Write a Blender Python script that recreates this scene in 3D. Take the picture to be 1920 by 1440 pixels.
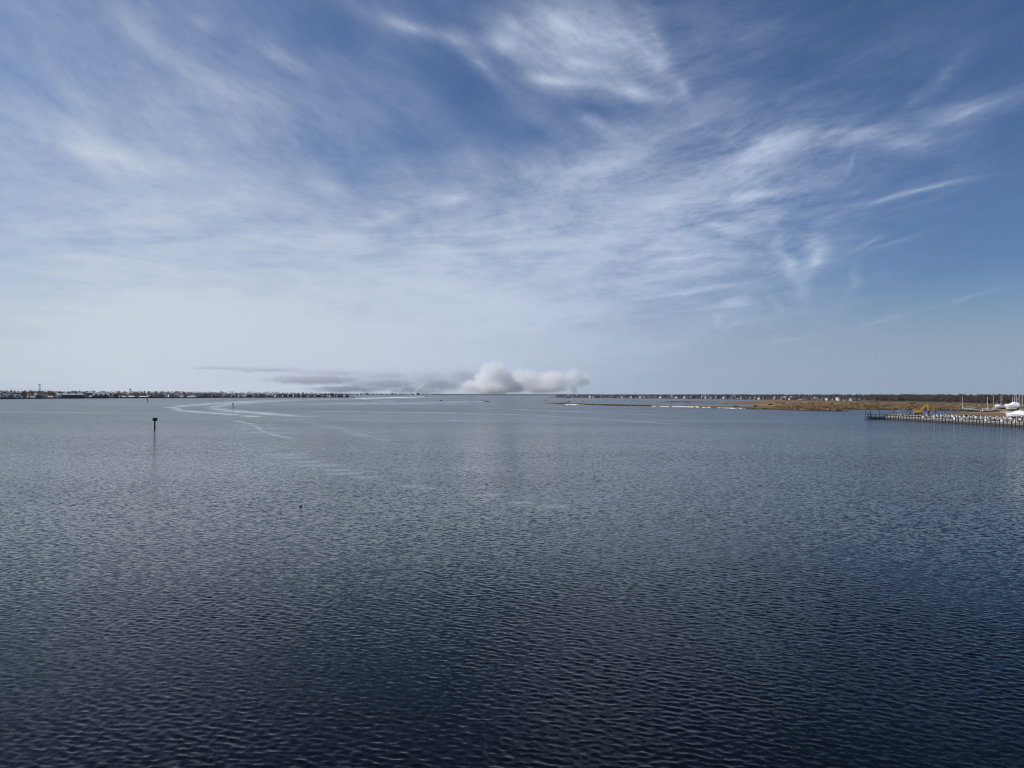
import bpy, bmesh, math, random
import numpy as np
from mathutils import Vector, Matrix

for o in list(bpy.data.objects):
    bpy.data.objects.remove(o, do_unlink=True)
SC = bpy.context.scene
COL = SC.collection
R = math.radians

# ------------------------------------------------------------------ camera
CAM_H = 15.0                     # eye height above the water, standing on a bridge
FPX = 1371.0                     # focal length in photo pixels (photo is 1920 x 1440)
PITCH = 18.0 / FPX
ROLL = 0.0025
_F = Vector((0, math.cos(PITCH), math.sin(PITCH)))
_U0 = Vector((0, -math.sin(PITCH), math.cos(PITCH)))
_R0 = Vector((1, 0, 0))
_Rv = _R0 * math.cos(ROLL) + _U0 * math.sin(ROLL)
_Uv = _U0 * math.cos(ROLL) - _R0 * math.sin(ROLL)
cam_d = bpy.data.cameras.new('camera')
cam_d.sensor_width = 36.0
cam_d.lens = 36.0 * FPX / 1920.0
cam_d.clip_start = 0.5
cam_d.clip_end = 80000.0
cam = bpy.data.objects.new('camera', cam_d)
COL.objects.link(cam)
M3 = Matrix((_Rv, _Uv, -_F)).transposed()
cam.matrix_world = Matrix.Translation((0, 0, CAM_H)) @ M3.to_4x4()
SC.camera = cam


def ray(px, py):
    return (_F + _Rv * ((px - 960) / FPX) - _Uv * ((py - 720) / FPX)).normalized()


def G(px, py, z=0.0):
    """ground point (height z) that stands at that place of the view"""
    d = ray(px, py)
    t = (z - CAM_H) / d.z
    return Vector((d.x * t, d.y * t, z))


def mpp(D):
    return D / FPX               # metres per photo pixel at distance D


# ------------------------------------------------------------------ node helpers
class V:
    """a socket with arithmetic"""
    tree = None

    def __init__(self, s): self.s = s
    @staticmethod
    def link(node, idx, v):
        if isinstance(v, V): V.tree.links.new(v.s, node.inputs[idx])
        else: node.inputs[idx].default_value = v
    @staticmethod
    def math(op, *a, clamp=False):
        n = V.tree.nodes.new('ShaderNodeMath'); n.operation = op; n.use_clamp = clamp
        for i, x in enumerate(a): V.link(n, i, x)
        return V(n.outputs[0])
    def __add__(s, o): return V.math('ADD', s, o)
    __radd__ = __add__
    def __sub__(s, o): return V.math('SUBTRACT', s, o)
    def __rsub__(s, o): return V.math('SUBTRACT', o, s)
    def __mul__(s, o): return V.math('MULTIPLY', s, o)
    __rmul__ = __mul__
    def __truediv__(s, o): return V.math('DIVIDE', s, o)
    def __rtruediv__(s, o): return V.math('DIVIDE', o, s)
    def __pow__(s, o): return V.math('POWER', s, o)
    def clamp(s): return V.math('ADD', s, 0.0, clamp=True)
    def mad(s, a, b): return V.math('MULTIPLY_ADD', s, a, b)


def combine(x, y, z=0.0):
    n = V.tree.nodes.new('ShaderNodeCombineXYZ')
    for i, c in enumerate((x, y, z)): V.link(n, i, c)
    return V(n.outputs[0])


def separate(v):
    n = V.tree.nodes.new('ShaderNodeSeparateXYZ'); V.link(n, 0, v)
    return V(n.outputs[0]), V(n.outputs[1]), V(n.outputs[2])


def mapping(v, loc=(0, 0, 0), rot=0.0, scale=(1, 1, 1), kind='POINT'):
    n = V.tree.nodes.new('ShaderNodeMapping'); n.vector_type = kind
    V.link(n, 0, v); n.inputs[1].default_value = loc; n.inputs[2].default_value = (0, 0, rot); n.inputs[3].default_value = scale
    return V(n.outputs[0])


def noise(v, scale=1.0, detail=4.0, rough=0.5, distort=0.0, lac=2.0, color=False):
    n = V.tree.nodes.new('ShaderNodeTexNoise'); n.noise_dimensions = '3D'
    V.link(n, 'Vector', v)
    n.inputs['Scale'].default_value = scale; n.inputs['Detail'].default_value = detail
    n.inputs['Roughness'].default_value = rough; n.inputs['Distortion'].default_value = distort
    n.inputs['Lacunarity'].default_value = lac
    return V(n.outputs['Color' if color else 'Fac'])


def ramp(v, a, b, lo=0.0, hi=1.0, smooth=True):
    n = V.tree.nodes.new('ShaderNodeMapRange'); n.interpolation_type = 'SMOOTHSTEP' if smooth else 'LINEAR'
    V.link(n, 0, v); V.link(n, 1, a); V.link(n, 2, b); V.link(n, 3, lo); V.link(n, 4, hi)
    return V(n.outputs[0])


def mixc(f, a, b, kind='MIX'):
    n = V.tree.nodes.new('ShaderNodeMix'); n.data_type = 'RGBA'; n.blend_type = kind
    V.link(n, 0, f)
    for i, c in ((6, a), (7, b)):
        if isinstance(c, V): V.tree.links.new(c.s, n.inputs[i])
        else: n.inputs[i].default_value = tuple(c) + (1.0,) if len(c) == 3 else c
    return V(n.outputs[2])


def vadd(a, b):
    n = V.tree.nodes.new('ShaderNodeVectorMath'); n.operation = 'ADD'; V.link(n, 0, a); V.link(n, 1, b)
    return V(n.outputs[0])


def vscale(a, k):
    n = V.tree.nodes.new('ShaderNodeVectorMath'); n.operation = 'SCALE'; V.link(n, 0, a); V.link(n, 'Scale', k)
    return V(n.outputs[0])


def spot(v, c, half, ang):
    """soft elliptical spot: 1 at c falling to 0 at the half axes, axis turned by ang"""
    m = mapping(v, (c[0], c[1], 0), ang, (half[0], half[1], 1), 'TEXTURE')
    n = V.tree.nodes.new('ShaderNodeTexGradient'); n.gradient_type = 'QUADRATIC_SPHERE'
    V.link(n, 0, m)
    return V(n.outputs['Fac'])


def spots(v, items):
    acc = None
    for c, half, ang, k in items:
        q = spot(v, c, half, ang)
        acc = q * k if acc is None else q.mad(k, acc)
    return acc


# ------------------------------------------------------------------ world: daylight sky with thin cirrus
SUN_AZ = R(-82)      # bearing of the sun from the view direction (negative: to the left)
SUN_EL = R(43)
SKY_STRENGTH = 0.07


def angles(px, py):
    d = ray(px, py)
    return math.degrees(math.atan2(d.x, d.y)), math.degrees(math.asin(d.z))


def streak(x0, y0, x1, y1, w, k):
    a0, e0 = angles(x0, y0); a1, e1 = angles(x1, y1)
    L = math.hypot(a1 - a0, e1 - e0)
    return ((a0 + a1) / 2, (e0 + e1) / 2), (L * 0.72, w / 1371 * 57.3 * 1.7), math.atan2(e1 - e0, a1 - a0), k


def blob(x, y, rx, ry, k):
    return streak(x - rx, y, x + rx, y, ry, k)


world = bpy.data.worlds.new('World'); SC.world = world; world.use_nodes = True
V.tree = world.node_tree
V.tree.nodes.clear()
w_out = V.tree.nodes.new('ShaderNodeOutputWorld')
w_bg = V.tree.nodes.new('ShaderNodeBackground')
w_bg.inputs[1].default_value = SKY_STRENGTH
V.tree.links.new(w_bg.outputs[0], w_out.inputs[0])
w_sky = V.tree.nodes.new('ShaderNodeTexSky'); w_sky.sky_type = 'NISHITA'; w_sky.sun_disc = False
w_sky.sun_elevation = SUN_EL; w_sky.sun_rotation = SUN_AZ
w_sky.air_density = 1.0; w_sky.dust_density = 0.6; w_sky.ozone_density = 3.0; w_sky.altitude = 0
w_tc = V.tree.nodes.new('ShaderNodeTexCoord')
w_dir = V(w_tc.outputs['Generated'])
dx, dy, dz = separate(w_dir)
az = V.math('ARCTAN2', dx, dy) * 57.2958
el = V.math('ARCSINE', dz) * 57.2958
den = V.math('MAXIMUM', dz, 0.0) + 0.10
pl = combine(dx / den, dy / den, 0.0)            # flat cloud sheet seen from below
warp = noise(pl, 1.1, 2.0, 0.55, color=True)
wx, wy, wz = separate(warp)
ae = combine(wx.mad(5.0, az - 2.5), wy.mad(2.6, el - 1.3), 0.0)
aew = combine(wx.mad(5.0, az - 2.5), wy.mad(5.0, el - 2.5), 0.0)


def fibre(angle, along, across, seed, detail=6.0):
    """combed ice-cloud fibres running at an angle over the sky (degrees of bearing and height)"""
    return noise(mapping(mapping(aew, rot=R(-angle)), loc=(seed, seed * 1.7, 0), scale=(1.0 / along, 1.0 / across, 1)), 1.0, detail, 0.70, 0.0)


fib_r = fibre(15, 10.0, 2.2, 3.1)        # rising to the right
fib_l = fibre(-30, 8.0, 2.6, 7.7)       # falling to the right
fib_h = fibre(3, 12.0, 1.6, 12.3)       # level bands
fluff = noise(mapping(vadd(pl, vscale(warp, 0.5)), rot=R(-10), scale=(1.25, 0.85, 1)), 3.4, 8.0, 0.70, 0.0)  # woolly mottling
big = noise(pl, 0.45, 1.0, 0.5)
cloud_items = [
    # wide veils
    blob(60, 600, 1050, 330, 0.72), blob(940, 580, 700, 230, 0.56), blob(150, 170, 620, 260, 0.24),
    blob(1085, 80, 200, 110, 0.44), blob(1440, 320, 380, 220, 0.30), blob(60, 680, 1400, 120, 0.34),
    blob(1230, 450, 300, 130, 0.22), blob(1010, 380, 320, 150, 0.22), blob(1180, 280, 200, 110, 0.20),
    # clear gaps
    blob(870, 165, 105, 85, -0.20), blob(760, 280, 300, 60, -0.10), blob(1110, 198, 150, 24, -0.26),
    blob(1000, 255, 120, 34, -0.18), blob(1500, 100, 180, 100, -0.10), blob(720, 480, 160, 30, -0.10), blob(590, 60, 120, 50, -0.08),
    # the white fan at the top
    streak(640, 10, 905, 74, 18, 0.30), streak(840, 50, 958, 182, 22, 0.40), streak(800, 40, 940, 100, 20, 0.2), streak(905, 60, 1000, 110, 18, 0.30), streak(900, 0, 1040, 90, 24, 0.26),
    streak(985, 0, 1130, 100, 22, 0.30), streak(1060, 0, 1215, 130, 24, 0.30), streak(1130, 10, 1265, 175, 22, 0.34), streak(1195, -10, 1240, 130, 22, 0.26),
    streak(960, 142, 1120, 160, 11, 0.36), streak(1090, 150, 1285, 192, 13, 0.42), streak(1000, 100, 1190, 140, 14, 0.26), streak(1250, 130, 1300, 200, 16, 0.22),
    # right-hand streamers
    streak(1290, 300, 1560, 248, 30, 0.34), streak(1480, 262, 1760, 215, 22, 0.34), streak(1680, 228, 1980, 162, 24, 0.34), streak(1540, 272, 1900, 232, 16, 0.18),
    streak(1455, 395, 1515, 562, 20, 0.34), streak(1570, 390, 1508, 560, 18, 0.38), streak(1500, 420, 1560, 480, 20, 0.18), streak(1620, 370, 1850, 320, 6, 0.34),
    streak(1600, 474, 1668, 436, 5, 0.28), streak(1640, 470, 1745, 438, 5, 0.22), streak(1622, 478, 1588, 568, 8, 0.16),
    streak(1590, 617, 1760, 575, 7, 0.22), streak(1730, 584, 1940, 518, 7, 0.20), streak(1280, 580, 1455, 556, 9, 0.26), streak(1435, 540, 1462, 590, 11, 0.14),
    streak(1335, 588, 1358, 628, 12, 0.16), streak(1350, 630, 1402, 590, 7, 0.14), streak(1420, 644, 1550, 610, 6, 0.20),
    streak(1588, 328, 1625, 262, 5, 0.14), streak(1715, 205, 1812, 74, 18, 0.20), streak(1690, 195, 1740, 160, 10, 0.20),
    # left and centre
    streak(190, -10, 330, 115, 24, 0.20), streak(310, 100, 480, 200, 26, 0.18), streak(440, 65, 590, 145, 16, 0.16), streak(330, 20, 420, 60, 12, 0.12),
    streak(770, 374, 910, 342, 13, 0.24), streak(640, 420, 800, 370, 14, 0.20), streak(0, 248, 380, 318, 22, 0.22), streak(1040, 205, 1140, 235, 12, 0.14), 
    streak(1150, 530, 1440, 488, 7, 0.28), streak(1180, 556, 1420, 522, 6, 0.24), streak(1240, 395, 1450, 445, 12, 0.24), streak(1290, 372, 1500, 348, 8, 0.24), streak(1170, 500, 1350, 480, 6, 0.22),
    streak(960, 330, 1230, 300, 14, 0.20), streak(560, 330, 700, 360, 12, 0.16),
]
cov = spots(ae, cloud_items)
cov = cov + ramp(az, -10.0, 42.0, 0.17, 0.05) + (big - 0.5) * 0.20
low = ramp(el, 0.5, 14.0, 1.0, 0.0)
m_r = ramp(az, 2.0, 20.0)
m_l = ramp(el, 9.0, 20.0) * (1.0 - m_r)
tex = (fib_r - 0.5) * m_r * 1.75 + (fib_l - 0.5) * m_l * 0.9 + (fib_h - 0.5) * (1.0 - m_l) * 0.9 + (fluff - 0.5) * ramp(az, -25.0, 5.0, 0.55, 1.05)
tex = tex * (1.0 - low * 0.72)
dens = cov * (tex * 1.35 + 1.0) + tex * 0.12
dens = ramp(dens, -0.04, 1.02, 0.0, 0.96)
sky_c = mixc(1.0, V(w_sky.outputs[0]), (0.62, 0.80, 1.08), 'MULTIPLY')
sky_c = mixc(ramp(el, 0.0, 9.5, 0.92, 0.0), sky_c, (4.1, 5.4, 7.0))      # pale air low over the horizon
cloud_c = mixc(ramp(az, -60.0, 45.0), (9.1, 9.9, 10.8), (6.6, 7.9, 10.6))
sky_mix = mixc(dens, sky_c, cloud_c)
V.tree.links.new(sky_mix.s, w_bg.inputs[0])
world.cycles.sampling_method = 'NONE'

# ------------------------------------------------------------------ sun, exposure
sun_d = bpy.data.lights.new('sun', 'SUN'); sun_d.energy = 4.4; sun_d.angle = R(0.53); sun_d.color = (1.0, 0.975, 0.94)
sun = bpy.data.objects.new('sun', sun_d); COL.objects.link(sun)
sdir = Vector((math.sin(SUN_AZ) * math.cos(SUN_EL), math.cos(SUN_AZ) * math.cos(SUN_EL), math.sin(SUN_EL)))
sun.rotation_euler = (-sdir).to_track_quat('-Z', 'Y').to_euler()
SC.view_settings.view_transform = 'Standard'
SC.view_settings.look = 'None'
SC.view_settings.exposure = 0.0
SC.view_settings.gamma = 1.0
SC.view_settings.use_curve_mapping = False
SC.render.engine = 'CYCLES'
SC.cycles.use_denoising = True
SC.cycles.pixel_filter_type = 'BLACKMAN_HARRIS'
SC.cycles.filter_width = 1.0
SC.cycles.max_bounces = 9
SC.cycles.glossy_bounces = 3
SC.cycles.volume_bounces = 8
SC.cycles.transparent_max_bounces = 12
SC.cycles.caustics_reflective = False
SC.cycles.caustics_refractive = False

# ------------------------------------------------------------------ water
def material(name):
    m = bpy.data.materials.new(name); m.use_nodes = True
    V.tree = m.node_tree
    V.tree.nodes.clear()
    out = V.tree.nodes.new('ShaderNodeOutputMaterial')
    b = V.tree.nodes.new('ShaderNodeBsdfPrincipled')
    V.tree.links.new(b.outputs[0], out.inputs[0])
    return m, b, out


def setin(b, name, v):
    if isinstance(v, V): V.tree.links.new(v.s, b.inputs[name])
    elif isinstance(v, tuple) and len(v) == 3: b.inputs[name].default_value = v + (1.0,)
    else: b.inputs[name].default_value = v


def gseg(x0, y0, x1, y1, t, k):
    """wake streak on the water between two places of the view; its width follows from the t photo pixels it spans"""
    a, b = G(x0, y0), G(x1, y1)
    d = b - a; D = (a.y + b.y) / 2
    sn = abs(d.x * a.y - d.y * a.x) / (d.length * a.length)
    w = 1.6 * t * (D * D / (CAM_H * FPX)) * max(sn, 0.02) + 0.4
    return ((a.x + b.x) / 2, (a.y + b.y) / 2), (d.length / 2, w), math.atan2(d.y, d.x), k


def path(pts, k):
    return [gseg(x0, y0, x1, y1, (w0 + w1) / 2, k) for (x0, y0, w0), (x1, y1, w1) in zip(pts[:-1], pts[1:])]


def capsules(v, items):
    """strongest of the streaks: 1 on each centre line, 0 at its half width, round ends"""
    acc = None
    for c, (hl, w), ang, k in items:
        x, y, z = separate(mapping(v, (c[0], c[1], 0), ang, (w, w, 1), 'TEXTURE'))
        e = V.math('MAXIMUM', V.math('ABSOLUTE', x) - hl / w, 0.0)
        n = V.tree.nodes.new('ShaderNodeTexGradient'); n.gradient_type = 'SPHERICAL'
        V.link(n, 0, combine(e, y, 0.0))
        q = V(n.outputs['Fac']) * k
        acc = q if acc is None else V.math('MAXIMUM', acc, q)
    return acc


def water_material():
    m, b, out = material('water')
    geo = V.tree.nodes.new('ShaderNodeNewGeometry')
    P = V(geo.outputs['Position'])
    px, py, pz = separate(P)
    gx = combine(px, py, 0.0)
    wob = noise(gx, 0.03, 0.0, 0.5, color=True)
    pw = vadd(gx, vscale(vadd(wob, (-0.5, -0.5, -0.5)), 6.0))
    wake = path([(800, 744.6, 1.4), (660, 747.4, 1.4), (560, 749.6, 1.5), (470, 752.6, 1.7), (400, 756.4, 2.0), (350, 760.6, 2.2), (322, 764.6, 2.4), (342, 769.6, 2.6), (400, 774.4, 2.4), (482, 781.4, 1.7)], 1.0) \
        + path([(690, 746.0, 1.4), (560, 750.4, 1.6), (480, 754.0, 2.2), (425, 758.4, 3.2), (396, 764.4, 4.6), (420, 768.8, 4.4), (480, 774.0, 3.6), (560, 781.0, 3.0)], 0.8) \
        + path([(580, 791, 3.0), (612, 798, 9.0), (680, 816, 9.0), (720, 826, 5.0)], 0.5) + path([(440, 789, 1.2), (468, 795, 2.4), (480, 802, 3.0), (505, 814, 2.6), (545, 822, 1.5)], 0.75) + path([(505, 838, 3), (535, 856, 4), (585, 870, 4), (650, 888, 4), (780, 912, 4), (905, 928, 4), (1050, 949, 4)], 0.22) \
        + path([(560, 786, 1.6), (760, 789, 1.6), (860, 788, 1.2)], 0.4) + path([(690, 756.5, 2.6), (780, 755.5, 3.0), (880, 752.5, 1.8)], 0.6) \
        + path([(600, 771, 1.3), (760, 773, 1.4), (1000, 778, 1.2), (1280, 796, 1.4)], 0.5) + path([(900, 765, 1.4), (1080, 772, 1.6), (1230, 778, 1.4)], 0.4) \
        + path([(660, 747.6, 1.2), (740, 752, 1.4), (700, 754.5, 1.5)], 0.5) + path([(0, 772, 1.6), (180, 774, 1.6)], 0.3) + path([(1540, 842, 7), (1400, 870, 7)], 0.25)
    calm = ramp(capsules(pw, wake) * ramp(noise(mapping(gx, scale=(0.05, 0.02, 1)), 1.0, 2.0, 0.6), 0.3, 0.62, 0.3, 1.0), 0.02, 0.85)
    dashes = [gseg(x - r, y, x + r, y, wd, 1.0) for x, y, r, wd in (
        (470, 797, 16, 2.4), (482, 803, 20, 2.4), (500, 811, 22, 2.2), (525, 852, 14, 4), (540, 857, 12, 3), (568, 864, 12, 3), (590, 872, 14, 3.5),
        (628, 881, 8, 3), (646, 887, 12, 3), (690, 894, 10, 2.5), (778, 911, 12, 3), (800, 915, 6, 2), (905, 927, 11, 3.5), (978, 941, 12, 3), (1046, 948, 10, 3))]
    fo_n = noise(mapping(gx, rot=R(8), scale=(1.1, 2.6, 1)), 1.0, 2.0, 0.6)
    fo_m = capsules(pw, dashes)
    foam_glint = ramp(fo_n + fo_m * 0.18, 0.58, 0.70) * ramp(fo_m, 0.05, 0.8, 0.0, 0.45)  # pale dashes: broken crests plus reflected sky, painted into the base colour
    # wind lanes: long bands of rougher and smoother water
    band = noise(mapping(gx, rot=R(14), scale=(0.0035, 0.011, 1)), 1.0, 3.0, 0.6)
    band2 = noise(mapping(gx, rot=R(-8), scale=(0.0006, 0.004, 1)), 1.0, 3.0, 0.6)
    gust = ramp(band, 0.34, 0.66, 0.62, 1.2) * ramp(band2, 0.34, 0.66, 0.55, 1.2)
    slope = gust * (1.0 - calm * 0.93)
    # the waves' slopes as a vector field (short crested ripples over choppy waves)
    dist = V.math('SQRT', px * px + py * py)
    fade = ramp(dist, 30.0, 120.0, 0.0, 1.0)       # here the mesh waves end and the ripple field takes over
    chop = noise(mapping(gx, rot=R(22), scale=(1.6, 3.3, 1)), 1.0, 2.0, 0.6, color=True)
    rip = noise(mapping(gx, loc=(5, 9, 2), rot=R(12), scale=(2.8, 6.2, 1)), 1.0, 2.0, 0.65, color=True)
    c1x, c1y, _ = separate(chop); r1x, r1y, _ = separate(rip)
    sx = (c1x - 0.5) * fade * 1.25 + (r1x - 0.5) * 0.50
    sy = (c1y - 0.5) * fade * 1.4 + (r1y - 0.5) * 0.70
    nrm = vadd(V(geo.outputs['Normal']), combine(sx * slope, sy * slope, 0.0))
    nv = V.tree.nodes.new('ShaderNodeVectorMath'); nv.operation = 'NORMALIZE'; V.link(nv, 0, nrm)
    setin(b, 'Normal', V(nv.outputs[0]))
    setin(b, 'Base Color', mixc(foam_glint, (0.0012, 0.0018, 0.0026), (0.5, 0.54, 0.58)))
    setin(b, 'Roughness', ramp(dist, 60.0, 600.0, 0.05, 0.20) * (1.0 - calm * 0.75) + foam_glint * 0.4)
    setin(b, 'IOR', 1.26)
    setin(b, 'Specular Tint', (1.0, 0.93, 0.85))
    return m


def water_mesh():
    rng = np.random.default_rng(4)
    ys = [16.0]
    while ys[-1] < 140.0:
        ys.append(ys[-1] + max(0.060, 0.0025 * ys[-1]))
    ys[-1] = 140.0
    ys = np.array(ys); nr = len(ys); nc = 1100
    u = np.linspace(-1, 1, nc)
    half = 0.80 * ys + 22.0
    X = u[None, :] * half[:, None]; Y = np.repeat(ys[:, None], nc, 1)
    dyr = np.gradient(ys); dxr = 2 * half / nc
    cell = np.maximum(dyr, dxr)
    fade = np.clip((140 - ys) / 70, 0, 1) * np.clip((ys - 16) / 4, 0, 1)
    fade = fade * fade * (3 - 2 * fade)
    Z = np.zeros_like(X); DX = np.zeros_like(X); DY = np.zeros_like(X)
    n = 130
    lam = np.exp(rng.uniform(math.log(0.18), math.log(3.4), n))
    th = R(22) + rng.normal(0, R(34), n) + np.where(rng.random(n) < 0.18, R(65), 0)
    wt = np.exp(-(np.log(lam / 0.34) / 0.9) ** 2)
    slope_k = wt / math.sqrt((wt ** 2).sum() / 2) * 0.118
    for i in range(n):
        k = 2 * math.pi / lam[i]; a = slope_k[i] / k
        kx, ky = k * math.sin(th[i]), k * math.cos(th[i])
        f = np.clip((lam[i] / cell - 2.2) / 2.0, 0, 1) * fade
        sel = f > 0
        ph = kx * X[sel] + ky * Y[sel] + rng.uniform(0, 6.283)
        s, c = np.sin(ph), np.cos(ph)
        A = a * f[sel][:, None]
        Z[sel] += A * c
        DX[sel] -= A * 1.15 * s * math.sin(th[i]); DY[sel] -= A * 1.15 * s * math.cos(th[i])
    # gusts: patches of higher and lower waves
    gp = np.zeros_like(X)
    for i in range(14):
        l_ = rng.uniform(9, 45); a_ = rng.uniform(0, 6.283)
        gp += np.sin((X * math.cos(a_) * 0.6 + Y * math.sin(a_)) * 6.283 / l_ + rng.uniform(0, 6.283))
    gp = np.clip(1.0 + gp * 0.15, 0.45, 1.6)
    Z *= gp; DX *= gp; DY *= gp
    X = X + DX; Y = Y + DY
    co = np.stack([X, Y, Z], -1).reshape(-1, 3)
    r = np.arange(nr - 1)[:, None] * nc; c = np.arange(nc - 1)[None, :]
    q = np.stack([r + c, r + c + 1, r + nc + c + 1, r + nc + c], -1).reshape(-1, 4)
    # beyond the mesh waves: one flat sheet to the horizon
    fy = np.concatenate([[140.0], np.geomspace(200, 20000, 22)]); fc = 30
    fu = np.linspace(-1, 1, fc)
    fhalf = 0.80 * fy + 22.0
    fX = fu[None, :] * fhalf[:, None]
    base = len(co)
    fco = np.stack([fX, np.repeat(fy[:, None], fc, 1), np.zeros_like(fX)], -1).reshape(-1, 3)
    r = np.arange(len(fy) - 1)[:, None] * fc; c = np.arange(fc - 1)[None, :]
    fq = np.stack([r + c, r + c + 1, r + fc + c + 1, r + fc + c], -1).reshape(-1, 4) + base
    # and the bay to the sides and behind, a hand below the wave crests
    b2 = base + len(fco)
    S = 20000.0
    wide = np.array([[-S, -S, -0.45], [S, -S, -0.45], [S, S, -0.45], [-S, S, -0.45]])
    co = np.concatenate([co, fco, wide]); q = np.concatenate([q, fq, [[b2, b2 + 1, b2 + 2, b2 + 3]]])
    me = bpy.data.meshes.new('water')
    me.vertices.add(len(co)); me.vertices.foreach_set('co', co.astype(np.float32).ravel())
    me.loops.add(len(q) * 4); me.loops.foreach_set('vertex_index', q.astype(np.int32).ravel())
    me.polygons.add(len(q)); me.polygons.foreach_set('loop_start', np.arange(0, len(q) * 4, 4, dtype=np.int32))
    me.update(calc_edges=True)
    me.polygons.foreach_set('use_smooth', np.ones(len(q), dtype=bool))
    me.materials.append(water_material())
    o = bpy.data.objects.new('water', me); COL.objects.link(o)
    o['kind'] = 'structure'; o['label'] = 'wide choppy blue grey bay water'
    return o


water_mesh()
# ------------------------------------------------------------------ mesh helpers
class MB:
    """collects faces; build() makes them ONE mesh object"""
    def __init__(self): self.v = []; self.f = []
    def add(self, vs, fs):
        b = len(self.v); self.v += [tuple(x) for x in vs]; self.f += [tuple(i + b for i in f) for f in fs]; return self
    def box(self, x0, x1, y0, y1, z0, z1):
        return self.add([(x0, y0, z0), (x1, y0, z0), (x1, y1, z0), (x0, y1, z0), (x0, y0, z1), (x1, y0, z1), (x1, y1, z1), (x0, y1, z1)],
                        [(3, 2, 1, 0), (4, 5, 6, 7), (0, 1, 5, 4), (1, 2, 6, 5), (2, 3, 7, 6), (3, 0, 4, 7)])
    def rod(self, a, b, r0, r1=None, n=6):
        a, b = Vector(a), Vector(b); r1 = r0 if r1 is None else r1
        d = (b - a).normalized(); u = d.orthogonal().normalized(); w = d.cross(u)
        vs = []
        for p, r in ((a, r0), (b, r1)):
            vs += [p + (u * math.cos(6.2832 * i / n) + w * math.sin(6.2832 * i / n)) * r for i in range(n)]
        fs = [(i, (i + 1) % n, n + (i + 1) % n, n + i) for i in range(n)] + [tuple(range(n))[::-1], tuple(range(n, 2 * n))]
        return self.add(vs, fs)
    def beam(self, a, b, w, h0, h1=None):
        """bar from a to b with width w across (y) and depth h0..h1 in the x-z plane"""
        a, b = Vector(a), Vector(b); h1 = h0 if h1 is None else h1
        d = (b - a).normalized(); s = d.cross(Vector((0, 1, 0)))
        s = s.normalized() if s.length > 1e-6 else Vector((1, 0, 0)); y = d.cross(s)
        vs = []
        for p, h in ((a, h0), (b, h1)):
            vs += [p + s * (i * h / 2) + y * (j * w / 2) for i, j in ((-1, -1), (1, -1), (1, 1), (-1, 1))]
        return self.add(vs, [(3, 2, 1, 0), (4, 5, 6, 7), (0, 1, 5, 4), (1, 2, 6, 5), (2, 3, 7, 6), (3, 0, 4, 7)])
    def loft(self, secs, cap=True):
        n = len(secs[0]); vs = [p for s_ in secs for p in s_]; fs = []
        for k in range(len(secs) - 1):
            for i in range(n):
                fs.append((k * n + i, k * n + (i + 1) % n, (k + 1) * n + (i + 1) % n, (k + 1) * n + i))
        if cap: fs += [tuple(range(n))[::-1], tuple(range((len(secs) - 1) * n, len(secs) * n))]
        return self.add(vs, fs)
    def slab(self, top, z0):
        """closed slab: polygon of (x, y, z) top corners down to z0"""
        n = len(top)
        return self.add([tuple(p) for p in top] + [(p[0], p[1], z0) for p in top],
                        [tuple(range(n))] + [(i, i + n, (i + 1) % n + n, (i + 1) % n) for i in range(n)])
    def mesh(self, name, mat, smooth=False):
        me = bpy.data.meshes.new(name); me.from_pydata(self.v, [], self.f); me.validate()
        bm = bmesh.new(); bm.from_mesh(me); bmesh.ops.recalc_face_normals(bm, faces=bm.faces[:]); bm.to_mesh(me); bm.free()
        me.materials.append(mat)
        if smooth: me.polygons.foreach_set('use_smooth', [True] * len(me.polygons))
        return me
    def build(self, name, mat, parent=None, smooth=False):
        return link(name, self.mesh(name, mat, smooth), parent)


def link(name, data, parent=None):
    o = bpy.data.objects.new(name, data); COL.objects.link(o)
    if parent is not None: o.parent = parent
    return o


def tag(o, label=None, cat=None, group=None, kind=None):
    for k, v_ in (('label', label), ('category', cat), ('group', group), ('kind', kind)):
        if v_: o[k] = v_
    return o


def thing(name, loc, rz=0.0, label=None, cat=None, group=None):
    o = link(name, None); o.location = loc; o.rotation_euler = (0, 0, rz)
    return tag(o, label, cat, group)


def copy_tree(o, parent=None):
    c = o.copy(); COL.objects.link(c); c.parent = parent
    for ch in o.children: copy_tree(ch, c)
    return c


ONES = 'first second third fourth fifth sixth seventh eighth ninth tenth eleventh twelfth thirteenth fourteenth fifteenth sixteenth seventeenth eighteenth nineteenth'.split()
TENS = {2: 'twent', 3: 'thirt', 4: 'fort', 5: 'fift', 6: 'sixt', 7: 'sevent', 8: 'eight', 9: 'ninet'}


def ordinal(i):
    if i < 20: return ONES[i - 1]
    t, u = divmod(i, 10)
    return TENS[t] + ('ieth' if u == 0 else 'y-' + ONES[u - 1])


# ------------------------------------------------------------------ materials
MATS = {}


def paint(name, col, rough=0.7, vary=0.18, scale=0.6, stretch=(1, 1, 1), metal=0.0, col2=None, obj=True):
    if name in MATS: return MATS[name]
    m, b, out = material(name)
    tc = V.tree.nodes.new('ShaderNodeTexCoord')
    n = noise(mapping(V(tc.outputs['Object']), scale=stretch), scale, 4.0, 0.6)
    dark = tuple(c * (1 - vary) for c in col); light = tuple(min(1.0, c * (1 + vary)) for c in (col2 or col))
    setin(b, 'Base Color', mixc(ramp(n, 0.3, 0.7), dark, light))
    setin(b, 'Roughness', rough); setin(b, 'Metallic', metal)
    MATS[name] = m
    return m


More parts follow.
